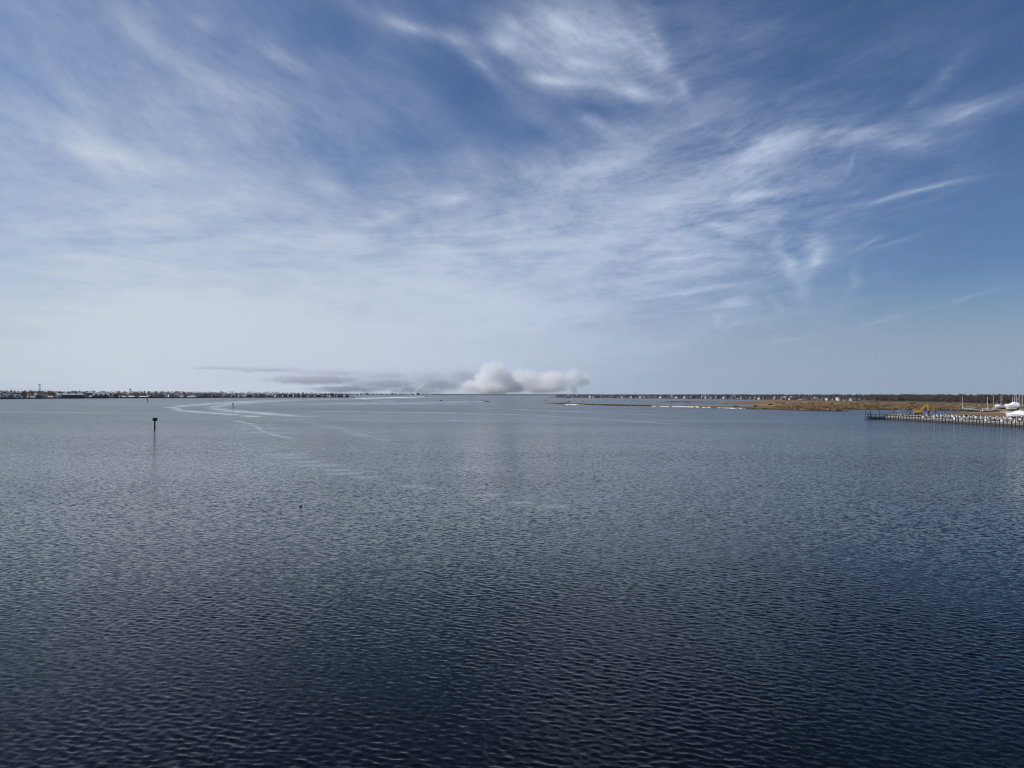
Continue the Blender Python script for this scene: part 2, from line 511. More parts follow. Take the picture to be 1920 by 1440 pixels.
WOOD_D = paint('weathered_dark_timber', (0.055, 0.045, 0.036), 0.85, 0.35, 2.0)
WOOD_P = paint('pale_grey_timber', (0.34, 0.32, 0.28), 0.8, 0.25, 1.5)
WOOD_M = paint('brown_grey_timber', (0.17, 0.14, 0.11), 0.85, 0.3, 1.5)
WHITE = paint('white_paint', (0.78, 0.78, 0.76), 0.5, 0.06, 0.8)
WRAP = paint('white_shrink_wrap', (0.82, 0.82, 0.82), 0.45, 0.05, 1.2)
DARKGLASS = paint('dark_window_glass', (0.02, 0.025, 0.03), 0.12, 0.1)
NAVY = paint('navy_hull_paint', (0.02, 0.03, 0.07), 0.35, 0.1)
STEEL = paint('galvanised_steel', (0.34, 0.35, 0.36), 0.5, 0.12, 1.0, metal=0.3)
BLACK = paint('black_paint', (0.015, 0.015, 0.016), 0.6, 0.2)
YELLOW = paint('excavator_yellow_paint', (0.68, 0.36, 0.035), 0.5, 0.12, 1.2)
RUST = paint('rusty_steel', (0.17, 0.065, 0.035), 0.85, 0.35, 1.0)
GREEN = paint('green_daymark_board', (0.012, 0.085, 0.03), 0.5, 0.1)
TANBAR = paint('tan_varnished_spar', (0.36, 0.2, 0.09), 0.6, 0.15)
TWIG_A = paint('bare_twigs_grey_brown', (0.105, 0.075, 0.06), 0.9, 0.35, 0.25)
TWIG_B = paint('bare_twigs_reddish', (0.12, 0.065, 0.052), 0.9, 0.35, 0.25)
TWIG_C = paint('bare_twigs_dusky', (0.07, 0.058, 0.05), 0.9, 0.35, 0.25)
PINE = paint('dark_evergreen_needles', (0.022, 0.034, 0.018), 0.85, 0.4, 0.3)
BARK = paint('bark', (0.075, 0.06, 0.05), 0.9, 0.3, 1.0)
SOIL = paint('shore_soil', (0.075, 0.065, 0.05), 0.95, 0.3, 0.02)
FARWOOD = paint('far_woodland', (0.045, 0.045, 0.036), 0.95, 0.35, 0.02)
SAND = paint('pale_sand', (0.74, 0.71, 0.64), 0.9, 0.15, 0.06)
GRAVEL = paint('boatyard_gravel', (0.30, 0.26, 0.20), 0.95, 0.2, 0.1)


def marsh_material():
    m, b, out = material('marsh_grass')
    geo = V.tree.nodes.new('ShaderNodeNewGeometry')
    P = V(geo.outputs['Position'])
    n1 = noise(mapping(P, rot=R(-30), scale=(0.02, 0.006, 0.02)), 1.0, 6.0, 0.65)
    n2 = noise(mapping(P, loc=(3, 1, 0), scale=(0.035, 0.011, 0.1)), 1.0, 6.0, 0.7)
    c = mixc(ramp(n1, 0.35, 0.65), (0.125, 0.072, 0.028), (0.25, 0.16, 0.074))
    c = mixc(ramp(n2, 0.5, 0.68, 0.0, 0.85), c, (0.055, 0.038, 0.02))
    setin(b, 'Base Color', c); setin(b, 'Roughness', 0.95)
    bm = V.tree.nodes.new('ShaderNodeBump'); bm.inputs['Strength'].default_value = 0.8; bm.inputs['Distance'].default_value = 1.0
    V.link(bm, 'Height', noise(P, 0.6, 4.0, 0.7)); V.tree.links.new(bm.outputs[0], b.inputs['Normal'])
    return m


MARSH = marsh_material()

# ------------------------------------------------------------------ land
rnd = random.Random(11)


def polyline(pts, x):
    """interpolate y (photo row) of a shoreline at column x"""
    for (x0, y0), (x1, y1) in zip(pts[:-1], pts[1:]):
        if x <= x1 or (x1, y1) == pts[-1]:
            return y0 + (y1 - y0) * (x - x0) / (x1 - x0)


def land(name, front, back, h, mat, label, shelve=0.0):
    """ground slab between two shorelines, given as places in the view"""
    top = []
    for i, (x, y) in enumerate(front):
        p = G(x, y); top.append((p.x, p.y, h))
    for x, y in reversed(back):
        p = G(x, y); top.append((p.x, p.y, h))
    o = MB().slab(top, -0.6).build(name, mat)
    return tag(o, label, None, None, 'structure')


L_SHORE = [(-160, 749.0), (0, 748.0), (100, 747.2), (240, 746.3), (440, 745.5), (600, 745.1), (664, 745.0)]
R_SHORE = [(1030, 745.3), (1060, 745.6), (1240, 747.0), (1450, 749.8), (1650, 753.4), (1800, 756.6), (1960, 761.5)]


def rough_line(pts, step, amp, seed):
    r_ = random.Random(seed); out = []
    x = pts[0][0]
    while x < pts[-1][0]:
        out.append((x, polyline(pts, x) + r_.uniform(-amp, amp))); x += step * r_.uniform(0.6, 1.4)
    out.append(pts[-1])
    return out


land('shore_ground', L_SHORE, [(-160, 744.0), (300, 743.2), (560, 743.3), (656, 744.3)], 0.9, SOIL, 'low dark built-up shore of the left-hand spit')
land('shore_ground', rough_line(R_SHORE, 14, 0.12, 3), [(1036, 744.4), (1200, 743.6), (1960, 745)], 0.9, SOIL, 'low shore with houses and woods beyond the marsh')
land('shore_ground', [(500, 741.0), (690, 740.7), (1000, 741.2), (1300, 742.2), (1700, 743.5)], [(500, 739.2), (960, 739.5), (1700, 741.3)], 1.2, FARWOOD, 'low dark far shore along the horizon')
land('marsh', rough_line([(1440, 767.2), (1530, 769.4), (1583, 770.2), (1590, 767.4), (1660, 767.2), (1700, 767.6), (1790, 769.2), (1960, 774.0)], 11, 0.35, 5),
     rough_line([(1400, 752.5), (1450, 750.4), (1650, 753.9), (1800, 757.2), (1960, 762.2)], 15, 0.1, 6), 0.55, MARSH, 'broad flat brown salt marsh before the bare wood')
land('marsh', rough_line([(1018, 756.2), (1040, 757.4), (1080, 758.9), (1140, 760.0), (1220, 761.2), (1290, 762.6), (1340, 764.2), (1400, 766.2), (1452, 767.4)], 9, 0.16, 7),
     rough_line([(1019, 755.8), (1040, 755.3), (1070, 756.4), (1100, 757.6), (1160, 758.9), (1230, 760.2), (1310, 761.0), (1380, 762.4), (1420, 760.6), (1452, 759.3)], 9, 0.16, 8), 0.5, MARSH, 'long thin brown spit of marsh reaching out into the bay')
land('marsh', rough_line([(1250, 753.2), (1340, 753.6), (1370, 756.4), (1470, 758.4)], 9, 0.15, 9), rough_line([(1250, 752.6), (1350, 752.0), (1400, 752.2), (1470, 752.6)], 9, 0.12, 10), 0.45, MARSH, 'narrow brown marsh strip behind the long spit')
land('marsh', rough_line([(1768, 778.4), (1800, 779.6), (1850, 781.0), (1900, 785.0), (1960, 789.0)], 8, 0.3, 12), rough_line([(1768, 776.6), (1800, 774.8), (1850, 773.2), (1890, 771.5), (1960, 771.0)], 8, 0.25, 13), 0.6, MARSH, 'low tan grassy bank behind the pier piles')
for pts in ([(1060, 758.6), (1068, 758.0), (1080, 758.2), (1092, 758.9), (1078, 759.7), (1066, 759.5)],
            [(1222, 760.6), (1245, 760.6), (1280, 761.4), (1334, 762.7), (1333, 764.4), (1300, 763.8), (1260, 762.6), (1225, 761.9)],
            [(1345, 764.0), (1375, 764.6), (1402, 765.6), (1396, 766.6), (1368, 765.8), (1347, 765.2)]):
    fine = []
    for (xa, ya), (xb, yb) in zip(pts, pts[1:] + pts[:1]):
        for k in range(6): fine.append((xa + (xb - xa) * k / 6 + rnd.uniform(-1.2, 1.2), ya + (yb - ya) * k / 6 + rnd.uniform(-.16, .16)))
    top = [tuple(G(x, y, 0.0).xy) + (0.62,) for x, y in fine]
    tag(MB().slab(top, -0.5).build('sandbar', SAND), None, None, None, 'structure')['label'] = 'bright white sand strip along the edge of the marsh spit'
land('boatyard_ground', [(1838, 770.8), (1872, 771.8), (1884, 776), (1890, 790), (1960, 797)], [(1838, 768.2), (1880, 765.5), (1960, 764.5)], 1.0, GRAVEL, 'boatyard hardstanding behind the piers')

# ------------------------------------------------------------------ trees
def bare_tree(seed, h, w, twig):
    r_ = random.Random(seed)
    t = MB(); t.rod((0, 0, 0), (0, 0, h * 0.45), 0.035 * h * 0.5, 0.02 * h * 0.5, 5)
    c = MB(); tips = []
    for i in range(9):
        a = r_.uniform(0, 6.283); z0 = h * r_.uniform(0.25, 0.5); rr = w * 0.5 * r_.uniform(0.45, 1.0)
        e = Vector((math.cos(a) * rr, math.sin(a) * rr, h * r_.uniform(0.6, 1.0) - 0.15 * rr))
        t.rod((0, 0, z0), e, 0.011 * h, 0.003 * h, 3); tips.append((Vector((0, 0, z0)), e))
    tips.append((Vector((0, 0, h * 0.4)), Vector((0, 0, h))))
    for i in range(170):
        a, e = r_.choice(tips); k = r_.uniform(0.3, 1.05)
        p = a.lerp(e, k) + Vector((r_.gauss(0, 1), r_.gauss(0, 1), r_.gauss(0, 0.7))) * w * 0.09
        d = Vector((p.x + r_.gauss(0, 1), p.y + r_.gauss(0, 1), abs(r_.gauss(1, 1)) * 2)).normalized()
        s_ = d.cross(Vector((r_.gauss(0, 1), r_.gauss(0, 1), r_.gauss(0, 1)))).normalized()
        L = h * r_.uniform(0.06, 0.12); q = L * r_.uniform(0.2, 0.5)
        c.add([p - s_ * q, p + s_ * q, p + d * L], [(0, 1, 2)])
    return t.mesh('trunk', BARK), c.mesh('crown', twig)


def pine_tree(seed, h, w):
    r_ = random.Random(seed)
    t = MB(); t.rod((0, 0, 0), (0, 0, h * 0.9), 0.02 * h, 0.006 * h, 5); c = MB()
    for i in range(210):
        z = h * (0.18 + 0.82 * r_.random()); rad = w * 0.5 * (1.08 - z / h) ** 0.6 * r_.uniform(0.3, 1.0); a = r_.uniform(0, 6.283)
        p = Vector((math.cos(a) * rad, math.sin(a) * rad, z)); d = Vector((math.cos(a), math.sin(a), r_.uniform(-0.5, 0.5)))
        s_ = d.cross(Vector((r_.gauss(0, 1), r_.gauss(0, 1), r_.gauss(0, 1)))).normalized(); L = h * r_.uniform(0.05, 0.11)
        c.add([p - s_ * L * 0.6, p + s_ * L * 0.6, p + d * L, p - d * L * 0.4], [(0, 1, 2), (0, 3, 1)])
    return t.mesh('trunk', BARK), c.mesh('crown', PINE)


BARE = [bare_tree(20 + i, 14, 9 + (i % 3) * 1.5, (TWIG_A, TWIG_B, TWIG_C)[i % 3]) for i in range(6)]
PINES = [pine_tree(40 + i, 14, 6.5 + i) for i in range(3)]


def tree(p, h, label, group, kind, z=0.8):
    tr, cr = rnd.choice(PINES if kind == 'pine' else BARE)
    o = thing('pine_tree' if kind == 'pine' else 'bare_tree', (p.x, p.y, z), rnd.uniform(0, 6.28), label, 'tree', group)
    s_ = h / 14.0; o.scale = (s_ * rnd.uniform(0.85, 1.25), s_ * rnd.uniform(0.85, 1.25), s_)
    link('trunk', tr, o); link('crown', cr, o)
    return o


def wood_mass(name, label, spots_, hfun, step_tris, mats_label, mat):
    """a far wood that reads as one mass: many crowns of small leaf and twig faces in one mesh"""
    vs = []; fs = []
    r_ = random.Random(len(name) + len(spots_))
    for p in spots_:
        h = hfun(p); w = h * r_.uniform(0.45, 0.75)
        for i in range(step_tris):
            a = r_.uniform(0, 6.283); k = math.sqrt(r_.random()); z = h * (0.02 + 0.98 * r_.random() ** 0.8)
            rad = w * 0.5 * k * math.sqrt(max(0.08, 1 - (z / h) ** 2.2))
            c = Vector((p.x + math.cos(a) * rad, p.y + math.sin(a) * rad, 0.8 + z))
            d1 = Vector((r_.gauss(0, 1), r_.gauss(0, 1), r_.gauss(0.4, 1))).normalized() * h * 0.085
            d2 = Vector((r_.gauss(0, 1), r_.gauss(0, 1), r_.gauss(0, 1))).normalized() * h * 0.07
            b = len(vs); vs += [tuple(c - d2), tuple(c + d2), tuple(c + d1 * 1.4)]; fs.append((b, b + 1, b + 2))
    me = bpy.data.meshes.new(name); me.from_pydata(vs, [], fs); me.materials.append(mat)
    o = link(name, me)
    return tag(o, label, None, None, 'stuff')


def behind(x, y, extra):
    """ground point further out along the line of sight"""
    p = G(x, y); d = Vector((p.x, p.y, 0)).normalized()
    return p + d * extra


# the far shore's woods, eight kilometres off
far = []
x = 500.0
while x < 1720:
    yy = polyline([(500, 740.6), (690, 740.4), (1000, 740.9), (1300, 741.8), (1720, 743.2)], x)
    for k in range(2): far.append(behind(x + rnd.uniform(-1, 1), yy, rnd.uniform(0, 500)))
    x += 1.7
wood_mass('far_wood', 'dark low woods along the far horizon shore', far, lambda p: rnd.uniform(11, 16), 22, None, FARWOOD)
# wood behind the right-hand houses and the big bare wood behind the marsh
rw = {0: [], 1: [], 2: []}
x = 1045.0
while x < 1960:
    D = G(x, polyline(R_SHORE, x)).length
    near = x > 1640
    for k in range(7 if near else 5):
        rw[rnd.randrange(3)].append(behind(x + rnd.uniform(-2, 2), polyline(R_SHORE, x), rnd.uniform(30 if near else 110, 260)))
    x += 5.0 / (D / 1371) * (1.0 if near else 1.35)
for k, (m_, nm) in enumerate(((TWIG_A, 'grey-brown'), (TWIG_B, 'reddish brown'), (TWIG_C, 'dusky brown'))):
    wood_mass('bare_wood', 'bare %s tree tops of the wood beyond marsh and houses' % nm, rw[k],
              lambda p: rnd.uniform(8.5, 12.6) + max(0.0, (p.x - 400) * 0.0065), 46, None, m_)
lw = {0: [], 1: []}
x = -150.0
while x < 640:
    D = G(x, polyline(L_SHORE, x)).length
    for k in range(4 if x < 420 else 2):
        lw[rnd.randrange(2)].append(behind(x + rnd.uniform(-2, 2), polyline(L_SHORE, x), rnd.uniform(120, 330)))
    x += 8.0 / (D / 1371)
for k, (m_, nm) in enumerate(((TWIG_C, 'dusky bare'), (TWIG_A, 'grey-brown bare'))):
    wood_mass('bare_wood', '%s tree tops massed behind the left-hand houses' % nm, lw[k],
              lambda p: rnd.uniform(12, 17.5) * (1.12 if p.x < -850 else 1.0 if p.x < -760 else 0.85), 40, None, m_)
# single trees one can pick out
for i in range(46):
    x = -40 + 690 * (i + rnd.random()) / 46
    kind = 'pine' if rnd.random() < 0.4 else 'bare'
    h = rnd.uniform(10, 16) * (1.1 if x < 300 else 0.85 if x > 450 else 1.0)
    tree(behind(x, polyline(L_SHORE, x), rnd.uniform(45, 115)), h, 'dark evergreen tree standing among the left-hand shore houses' if kind == 'pine' else 'bare brown tree standing among the left-hand shore houses',
         'evergreen trees among the left shore houses' if kind == 'pine' else 'bare trees among the left shore houses', kind)
for i in range(95):
    x = 1640 + 300 * (i + rnd.random()) / 95
    kind = 'pine' if rnd.random() < 0.22 else 'bare'
    tree(behind(x, polyline(R_SHORE, x), rnd.uniform(4, 34)), rnd.uniform(4.5, 9.5), 'small dark evergreen along the front edge of the wood behind the marsh' if kind == 'pine' else 'bare twiggy tree along the front edge of the wood behind the marsh',
         'evergreens at the front of the marsh wood' if kind == 'pine' else 'bare trees at the front of the marsh wood', kind)
for i in range(80):
    x = 1045 + 605 * (i + rnd.random()) / 80
    kind = 'pine' if rnd.random() < 0.5 else 'bare'
    tree(behind(x, polyline(R_SHORE, x), rnd.uniform(2, 90)), rnd.uniform(4, 11), 'dark evergreen tree between the houses of the right-hand shore' if kind == 'pine' else 'bare tree between the houses of the right-hand shore',
         'evergreens between the right shore houses' if kind == 'pine' else 'bare trees between the right shore houses', kind)
# tussocks of dead marsh grass, thicker along the water's edge
def tussocks(name, label, mat, n, seed):
    r_ = random.Random(seed); vs = []; fs = []
    fr = [(1440, 767.2), (1530, 769.4), (1583, 770.2), (1590, 767.4), (1660, 767.2), (1790, 769.2), (1900, 772.0)]
    sp = [(1020, 756.0), (1040, 757.0), (1140, 759.7), (1290, 762.2), (1400, 765.8), (1450, 767.0)]
    for i in range(n):
        if r_.random() < 0.16: x = r_.uniform(1040, 1450); y = polyline(sp, x) - r_.uniform(0.05, 1.1)
        else:
            x = r_.uniform(1455, 1895); a = polyline(fr, x) - 0.15; b = polyline(R_SHORE, x) + 0.8
            y = a + (b - a) * r_.random() ** 1.6
        p = G(x, y, 0.5)
        for k in range(4):
            w_ = r_.uniform(0.5, 1.4); h_ = r_.uniform(0.35, 0.95); c = p + Vector((r_.gauss(0, 1.2), r_.gauss(0, 1.2), 0)); a_ = r_.uniform(0, 3.14)
            d = Vector((math.cos(a_), math.sin(a_), 0)) * w_; b0 = len(vs)
            vs += [tuple(c - d), tuple(c + d), tuple(c + Vector((r_.gauss(0, .3), r_.gauss(0, .3), h_)))]; fs.append((b0, b0 + 1, b0 + 2))
    me = bpy.data.meshes.new(name); me.from_pydata(vs, [], fs); me.materials.append(mat)
    tag(link(name, me), label, None, None, 'stuff')


tussocks('marsh_grass', 'dry tan grass tussocks over the brown marsh', paint('dry_grass_tan', (0.29, 0.19, 0.09), 0.95, 0.3, 0.05), 4200, 1)
tussocks('marsh_grass', 'dark brown grass tussocks over the brown marsh', paint('dry_grass_dark', (0.10, 0.062, 0.03), 0.95, 0.3, 0.05), 2400, 2)
# low shrubs on the marsh
sh = MB(); r_ = random.Random(5)
for i in range(26):
    c = Vector((r_.gauss(0, 1), r_.gauss(0, 1), abs(r_.gauss(0.5, 0.6)))) * 0.7
    d1 = Vector((r_.gauss(0, 1), r_.gauss(0, 1), abs(r_.gauss(0, 1)))).normalized() * 0.8; d2 = Vector((r_.gauss(0, 1), r_.gauss(0, 1), r_.gauss(0, 1))).normalized() * 0.5
    sh.add([c - d2, c + d2, c + d1], [(0, 1, 2)])
shrub_me = sh.mesh('marsh_shrub', TWIG_C)
for x, y, k in ((1446, 760, 1.6), (1560, 756.8, 1.2), (1712, 757.4, 1.7), (1610, 760, 1.0), (1655, 762.5, 1.0), (1500, 764, 1.1), (1470, 757, 1.2), (1745, 762, 0.9), (1380, 763.2, 1.2), (1418, 762.5, 1.2)):
    o = link('marsh_shrub', shrub_me); o.location = G(x, y, 0.45); o.scale = (k * 1.5, k * 1.5, k)
    tag(o, 'small dark shrub standing alone on the brown marsh', 'shrub', 'shrubs dotted over the marsh')

# ------------------------------------------------------------------ houses
ROOFS = {'grey': paint('roof_grey_shingle', (0.16, 0.16, 0.165), 0.85, 0.2, 0.5), 'pale grey': paint('roof_pale_shingle', (0.36, 0.36, 0.37), 0.8, 0.15, 0.5),
         'dark': paint('roof_dark_shingle', (0.05, 0.05, 0.055), 0.9, 0.25, 0.5), 'brown': paint('roof_brown_shingle', (0.12, 0.085, 0.065), 0.9, 0.2, 0.5)}
WALLS = {'white': paint('wall_white_siding', (0.78, 0.78, 0.76), 0.7, 0.06, 0.5), 'cream': paint('wall_cream_siding', (0.62, 0.56, 0.45), 0.75, 0.08, 0.5),
         'grey': paint('wall_grey_siding', (0.30, 0.31, 0.32), 0.8, 0.12, 0.5), 'blue-grey': paint('wall_blue_grey_siding', (0.19, 0.24, 0.30), 0.8, 0.12, 0.5),
         'brown': paint('wall_brown_shingle', (0.15, 0.11, 0.08), 0.85, 0.2, 0.5), 'tan': paint('wall_tan_siding', (0.38, 0.30, 0.21), 0.8, 0.1, 0.5)}
HOUSE = {}


def house_parts(kind):
    """unit house 10 x 9 m: meshes of (wall, roof, window, door, chimney, deck)"""
    if kind in HOUSE: return HOUSE[kind]
    w, d = 5.0, 4.5
    wall = MB(); roof = MB()
    if kind == 'gable':                      # gable end towards the water
        wall.box(-w, w, -d, d, 0, 5.6)
        wall.add([(-w, -d, 5.6), (w, -d, 5.6), (0, -d, 9.0), (-w, d, 5.6), (w, d, 5.6), (0, d, 9.0)], [(0, 1, 2), (5, 4, 3), (0, 2, 5, 3), (1, 4, 5, 2)])
        for s_ in (-1, 1):
            roof.add([(s_ * (w + .5), -d - .5, 5.35), (0, -d - .5, 9.12), (0, d + .5, 9.12), (s_ * (w + .5), d + .5, 5.35),
                      (s_ * (w + .5), -d - .5, 5.65), (0, -d - .5, 9.45), (0, d + .5, 9.45), (s_ * (w + .5), d + .5, 5.65)],
                     [(0, 1, 2, 3), (7, 6, 5, 4), (0, 4, 5, 1), (3, 2, 6, 7), (0, 3, 7, 4)])
    elif kind == 'side':                     # ridge along the water, with a front dormer
        wall.box(-w, w, -d, d, 0, 5.6)
        wall.add([(-w, -d, 5.6), (-w, d, 5.6), (-w, 0, 8.6), (w, -d, 5.6), (w, d, 5.6), (w, 0, 8.6)], [(0, 1, 2), (5, 4, 3)])
        wall.box(-1.5, 1.5, -d + .6, 0, 5.62, 7.6)
        for s_ in (-1, 1):
            roof.add([(-w - .5, s_ * (d + .5), 5.3), (-w - .5, 0, 8.65), (w + .5, 0, 8.65), (w + .5, s_ * (d + .5), 5.3),
                      (-w - .5, s_ * (d + .5), 5.6), (-w - .5, 0, 8.98), (w + .5, 0, 8.98), (w + .5, s_ * (d + .5), 5.6)],
                     [(0, 1, 2, 3), (7, 6, 5, 4), (0, 4, 5, 1), (3, 2, 6, 7), (0, 3, 7, 4)])
        roof.add([(-1.9, -d + .2, 7.5), (1.9, -d + .2, 7.5), (0, -d + .2, 8.8), (-1.9, 0, 7.5), (1.9, 0, 7.5), (0, 0, 8.8)], [(0, 1, 2), (0, 2, 5, 3), (1, 4, 5, 2), (0, 3, 4, 1)])
    else:                                    # hipped, three storeys
        wall.box(-w, w, -d, d, 0, 8.2)
        roof.add([(-w - .6, -d - .6, 8.0), (w + .6, -d - .6, 8.0), (w + .6, d + .6, 8.0), (-w - .6, d + .6, 8.0), (-w - .6, -d - .6, 8.3), (w + .6, -d - .6, 8.3), (w + .6, d + .6, 8.3), (-w - .6, d + .6, 8.3), (-1.6, 0, 10.8), (1.6, 0, 10.8)],
                 [(3, 2, 1, 0), (0, 1, 5, 4), (1, 2, 6, 5), (2, 3, 7, 6), (3, 0, 4, 7), (4, 5, 9, 8), (6, 7, 8, 9), (5, 6, 9), (7, 4, 8)])
    win = [(-3.2, 3.3), (0, 3.3), (3.2, 3.3), (3.2, 0.9), (-3.2, 0.9)] + ([(0, 6.4)] if kind != 'side' else [(0, 6.1)])
    if kind == 'hip': win += [(-3.2, 6.0), (3.2, 6.0)]
    wme = MB().box(-.75, .75, -.06, .06, 0, 1.45).mesh('window', DARKGLASS)
    dme = MB().box(-.6, .6, -.07, .07, 0, 2.1).mesh('door', WOOD_M)
    chim = MB().box(-.45, .45, -.45, .45, 0, 2.6).mesh('chimney', paint('brick_chimney', (0.2, 0.09, 0.06), 0.9))
    deck = MB().box(-w, w, -2.4, 0, 2.55, 2.75)
    for xx in (-w + .2, 0, w - .2): deck.box(xx - .12, xx + .12, -2.3, -2.06, 0, 3.7)
    deck.box(-w, w, -2.34, -2.26, 3.62, 3.74)
    HOUSE[kind] = (wall, roof, win, wme, dme, chim, deck.mesh('deck', WOOD_P), {}, d)
    return HOUSE[kind]


def house(p, kind, wcol, rcol, size, label, group, yaw=None, detail=True, z=0.85, name='shore_house'):
    wall, roof, win, wme, dme, chim, deck, cache, d = house_parts(kind)
    face = math.atan2(p.x, p.y)
    o = thing(name, (p.x, p.y, z), -face + (rnd.uniform(-0.5, 0.5) if yaw is None else yaw), label, 'house', group)
    o.scale = size
    if ('w', wcol) not in cache: cache[('w', wcol)] = wall.mesh('wall', WALLS[wcol])
    if ('r', rcol) not in cache: cache[('r', rcol)] = roof.mesh('roof', ROOFS[rcol])
    link('wall', cache[('w', wcol)], o); rf = link('roof', cache[('r', rcol)], o)
    if detail:
        for wx_, wz_ in win:
            q = link('window', wme, o); q.location = (wx_, -d - 0.03 if not (kind == 'side' and wz_ > 6) else -d + 0.57, wz_)
        q = link('door', dme, o); q.location = (0.2, -d - 0.03, 0.02)
        q = link('deck', deck, o); q.location = (0, -d - 0.01, 0)
        if rnd.random() < 0.35:
            q = link('chimney', chim, rf); q.location = (2.2, 1.5, 7.2)
    return o


def pick(d):
    return rnd.choices(list(d), list(d.values()))[0]


# left-hand spit: a waterfront row and taller houses behind it
xs = sorted([x for x in [650 - 13.2 * i + rnd.uniform(-3, 3) for i in range(51)] if not (104 < x < 162 or 170 < x < 208)], reverse=True)
for i, x in enumerate(xs):
    wc = pick({'white': 3, 'grey': 3, 'blue-grey': 2, 'cream': 2, 'brown': 2, 'tan': 1}); rc = pick({'grey': 3, 'pale grey': 3, 'dark': 3, 'brown': 2})
    k = rnd.uniform(0.85, 1.25)
    house(behind(x, polyline(L_SHORE, x), rnd.uniform(14, 30)), pick({'gable': 3, 'side': 4, 'hip': 2}), wc, rc, (k * rnd.uniform(1.0, 1.7), k, k * rnd.uniform(0.85, 1.15)),
          '%s waterfront house with %s roof, %s from the tip of the left-hand bulkhead' % (wc, rc, ordinal(i + 1)), 'waterfront houses on the left-hand spit')
xs = sorted([-20 + 660 * (i + rnd.random()) / 34 for i in range(34)], reverse=True)
for i, x in enumerate(xs):
    wc = pick({'white': 2, 'grey': 3, 'blue-grey': 2, 'cream': 2, 'brown': 3, 'tan': 2}); rc = pick({'grey': 3, 'pale grey': 2, 'dark': 4, 'brown': 3})
    k = rnd.uniform(1.05, 1.45) * (1.12 if x < 300 else 0.92)
    house(behind(x, polyline(L_SHORE, x), rnd.uniform(55, 130)), pick({'gable': 3, 'side': 2, 'hip': 4}), wc, rc, (k, k, k * 1.05),
          'tall %s house with %s roof in the second row, %s from the bulkhead tip' % (wc, rc, ordinal(i + 1)), 'second row of houses on the left-hand spit', detail=False)

# the two large landmark houses on the left
p = behind(134, polyline(L_SHORE, 134), 26); t = thing('waterfront_mansion', (p.x, p.y, 0.85), -math.atan2(p.x, p.y), 'large pale-roofed waterfront house with dark blue walls and small roof turrets', 'house')
MB().box(-22, 28, -6, 6, 0, 7.5).build('wall', paint('wall_dark_blue', (0.03, 0.04, 0.075), 0.8), t)
MB().box(-33, -22.05, -7, 6, 0, 9).box(-35, -28, -9, -7.05, 0, 6).build('wing', WALLS['white'], t)
rf = MB().add([(-23, -7, 7.52), (29, -7, 7.52), (29, 7, 7.52), (-23, 7, 7.52), (-18, 0, 13.5), (24, 0, 13.5)], [(0, 1, 5, 4), (2, 3, 4, 5), (1, 2, 5), (3, 0, 4), (3, 2, 1, 0)]).add([(-34.5, -8, 9.02), (-21, -8, 9.02), (-21, 7, 9.02), (-34.5, 7, 9.02), (-30, 0, 13.8), (-25, 0, 13.8)], [(0, 1, 5, 4), (2, 3, 4, 5), (1, 2, 5), (3, 0, 4), (3, 2, 1, 0)]).build('roof', paint('roof_pale_stone', (0.55, 0.54, 0.52), 0.7), t)
for xx, zz in ((-27.5, 13.2), (-7, 11.5), (9, 11.5)):
    MB().box(xx - 1.6, xx + 1.6, -1.6, 1.6, zz - 2, zz + 2).add([(xx - 2, -2, zz + 2.02), (xx + 2, -2, zz + 2.02), (xx + 2, 2, zz + 2.02), (xx - 2, 2, zz + 2.02), (xx, 0, zz + 4.6)], [(0, 1, 4), (1, 2, 4), (2, 3, 4), (3, 0, 4), (3, 2, 1, 0)]).build('turret', ROOFS['dark'], rf)
for xx in (-16, -8, 0, 8, 16, 23):
    MB().box(xx - 2.1, xx + 2.1, -6.12, -6.02, 1.0, 3.2).box(xx - 1.6, xx + 1.6, -6.12, -6.02, 4.4, 6.4).build('window', DARKGLASS, t)
p = behind(189, polyline(L_SHORE, 189), 24); t = thing('waterfront_lodge', (p.x, p.y, 0.85), -math.atan2(p.x, p.y), 'wide waterfront house with long pale roof and three dark gabled dormers', 'house')
MB().box(-20, 20, -7, 7, 0, 6.5).build('wall', WALLS['brown'], t)
rf = MB().add([(-21, -8, 6.52), (21, -8, 6.52), (21, 8, 6.52), (-21, 8, 6.52), (-18, 0, 14.5), (18, 0, 14.5)], [(0, 1, 5, 4), (2, 3, 4, 5), (1, 2, 5), (3, 0, 4), (3, 2, 1, 0)]).build('roof', paint('roof_pale_stone', (0.55, 0.54, 0.52), 0.7), t)
for xx in (-11, 0, 11):
    MB().add([(xx - 3.6, -8.3, 6.9), (xx + 3.6, -8.3, 6.9), (xx, -8.3, 12.2), (xx - 3.6, -1, 6.9), (xx + 3.6, -1, 6.9), (xx, -1, 12.2)], [(0, 1, 2), (0, 2, 5, 3), (1, 4, 5, 2), (0, 3, 4, 1), (3, 5, 4)]).build('dormer', ROOFS['dark'], rf)
for xx in (-16, -10, -4, 4, 10, 16): MB().box(xx - 1.6, xx + 1.6, -7.12, -7.02, 0.8, 4.4).build('window', DARKGLASS, t)
MB().box(-28, -20.05, -6, 5, 0, 4).add([(-29, -7, 4.02), (-20.1, -7, 4.02), (-20.1, 6, 4.02), (-29, 6, 4.02), (-24, 0, 6.6)], [(0, 1, 4), (1, 2, 4), (2, 3, 4), (3, 0, 4), (3, 2, 1, 0)]).build('wing', WALLS['white'], t)
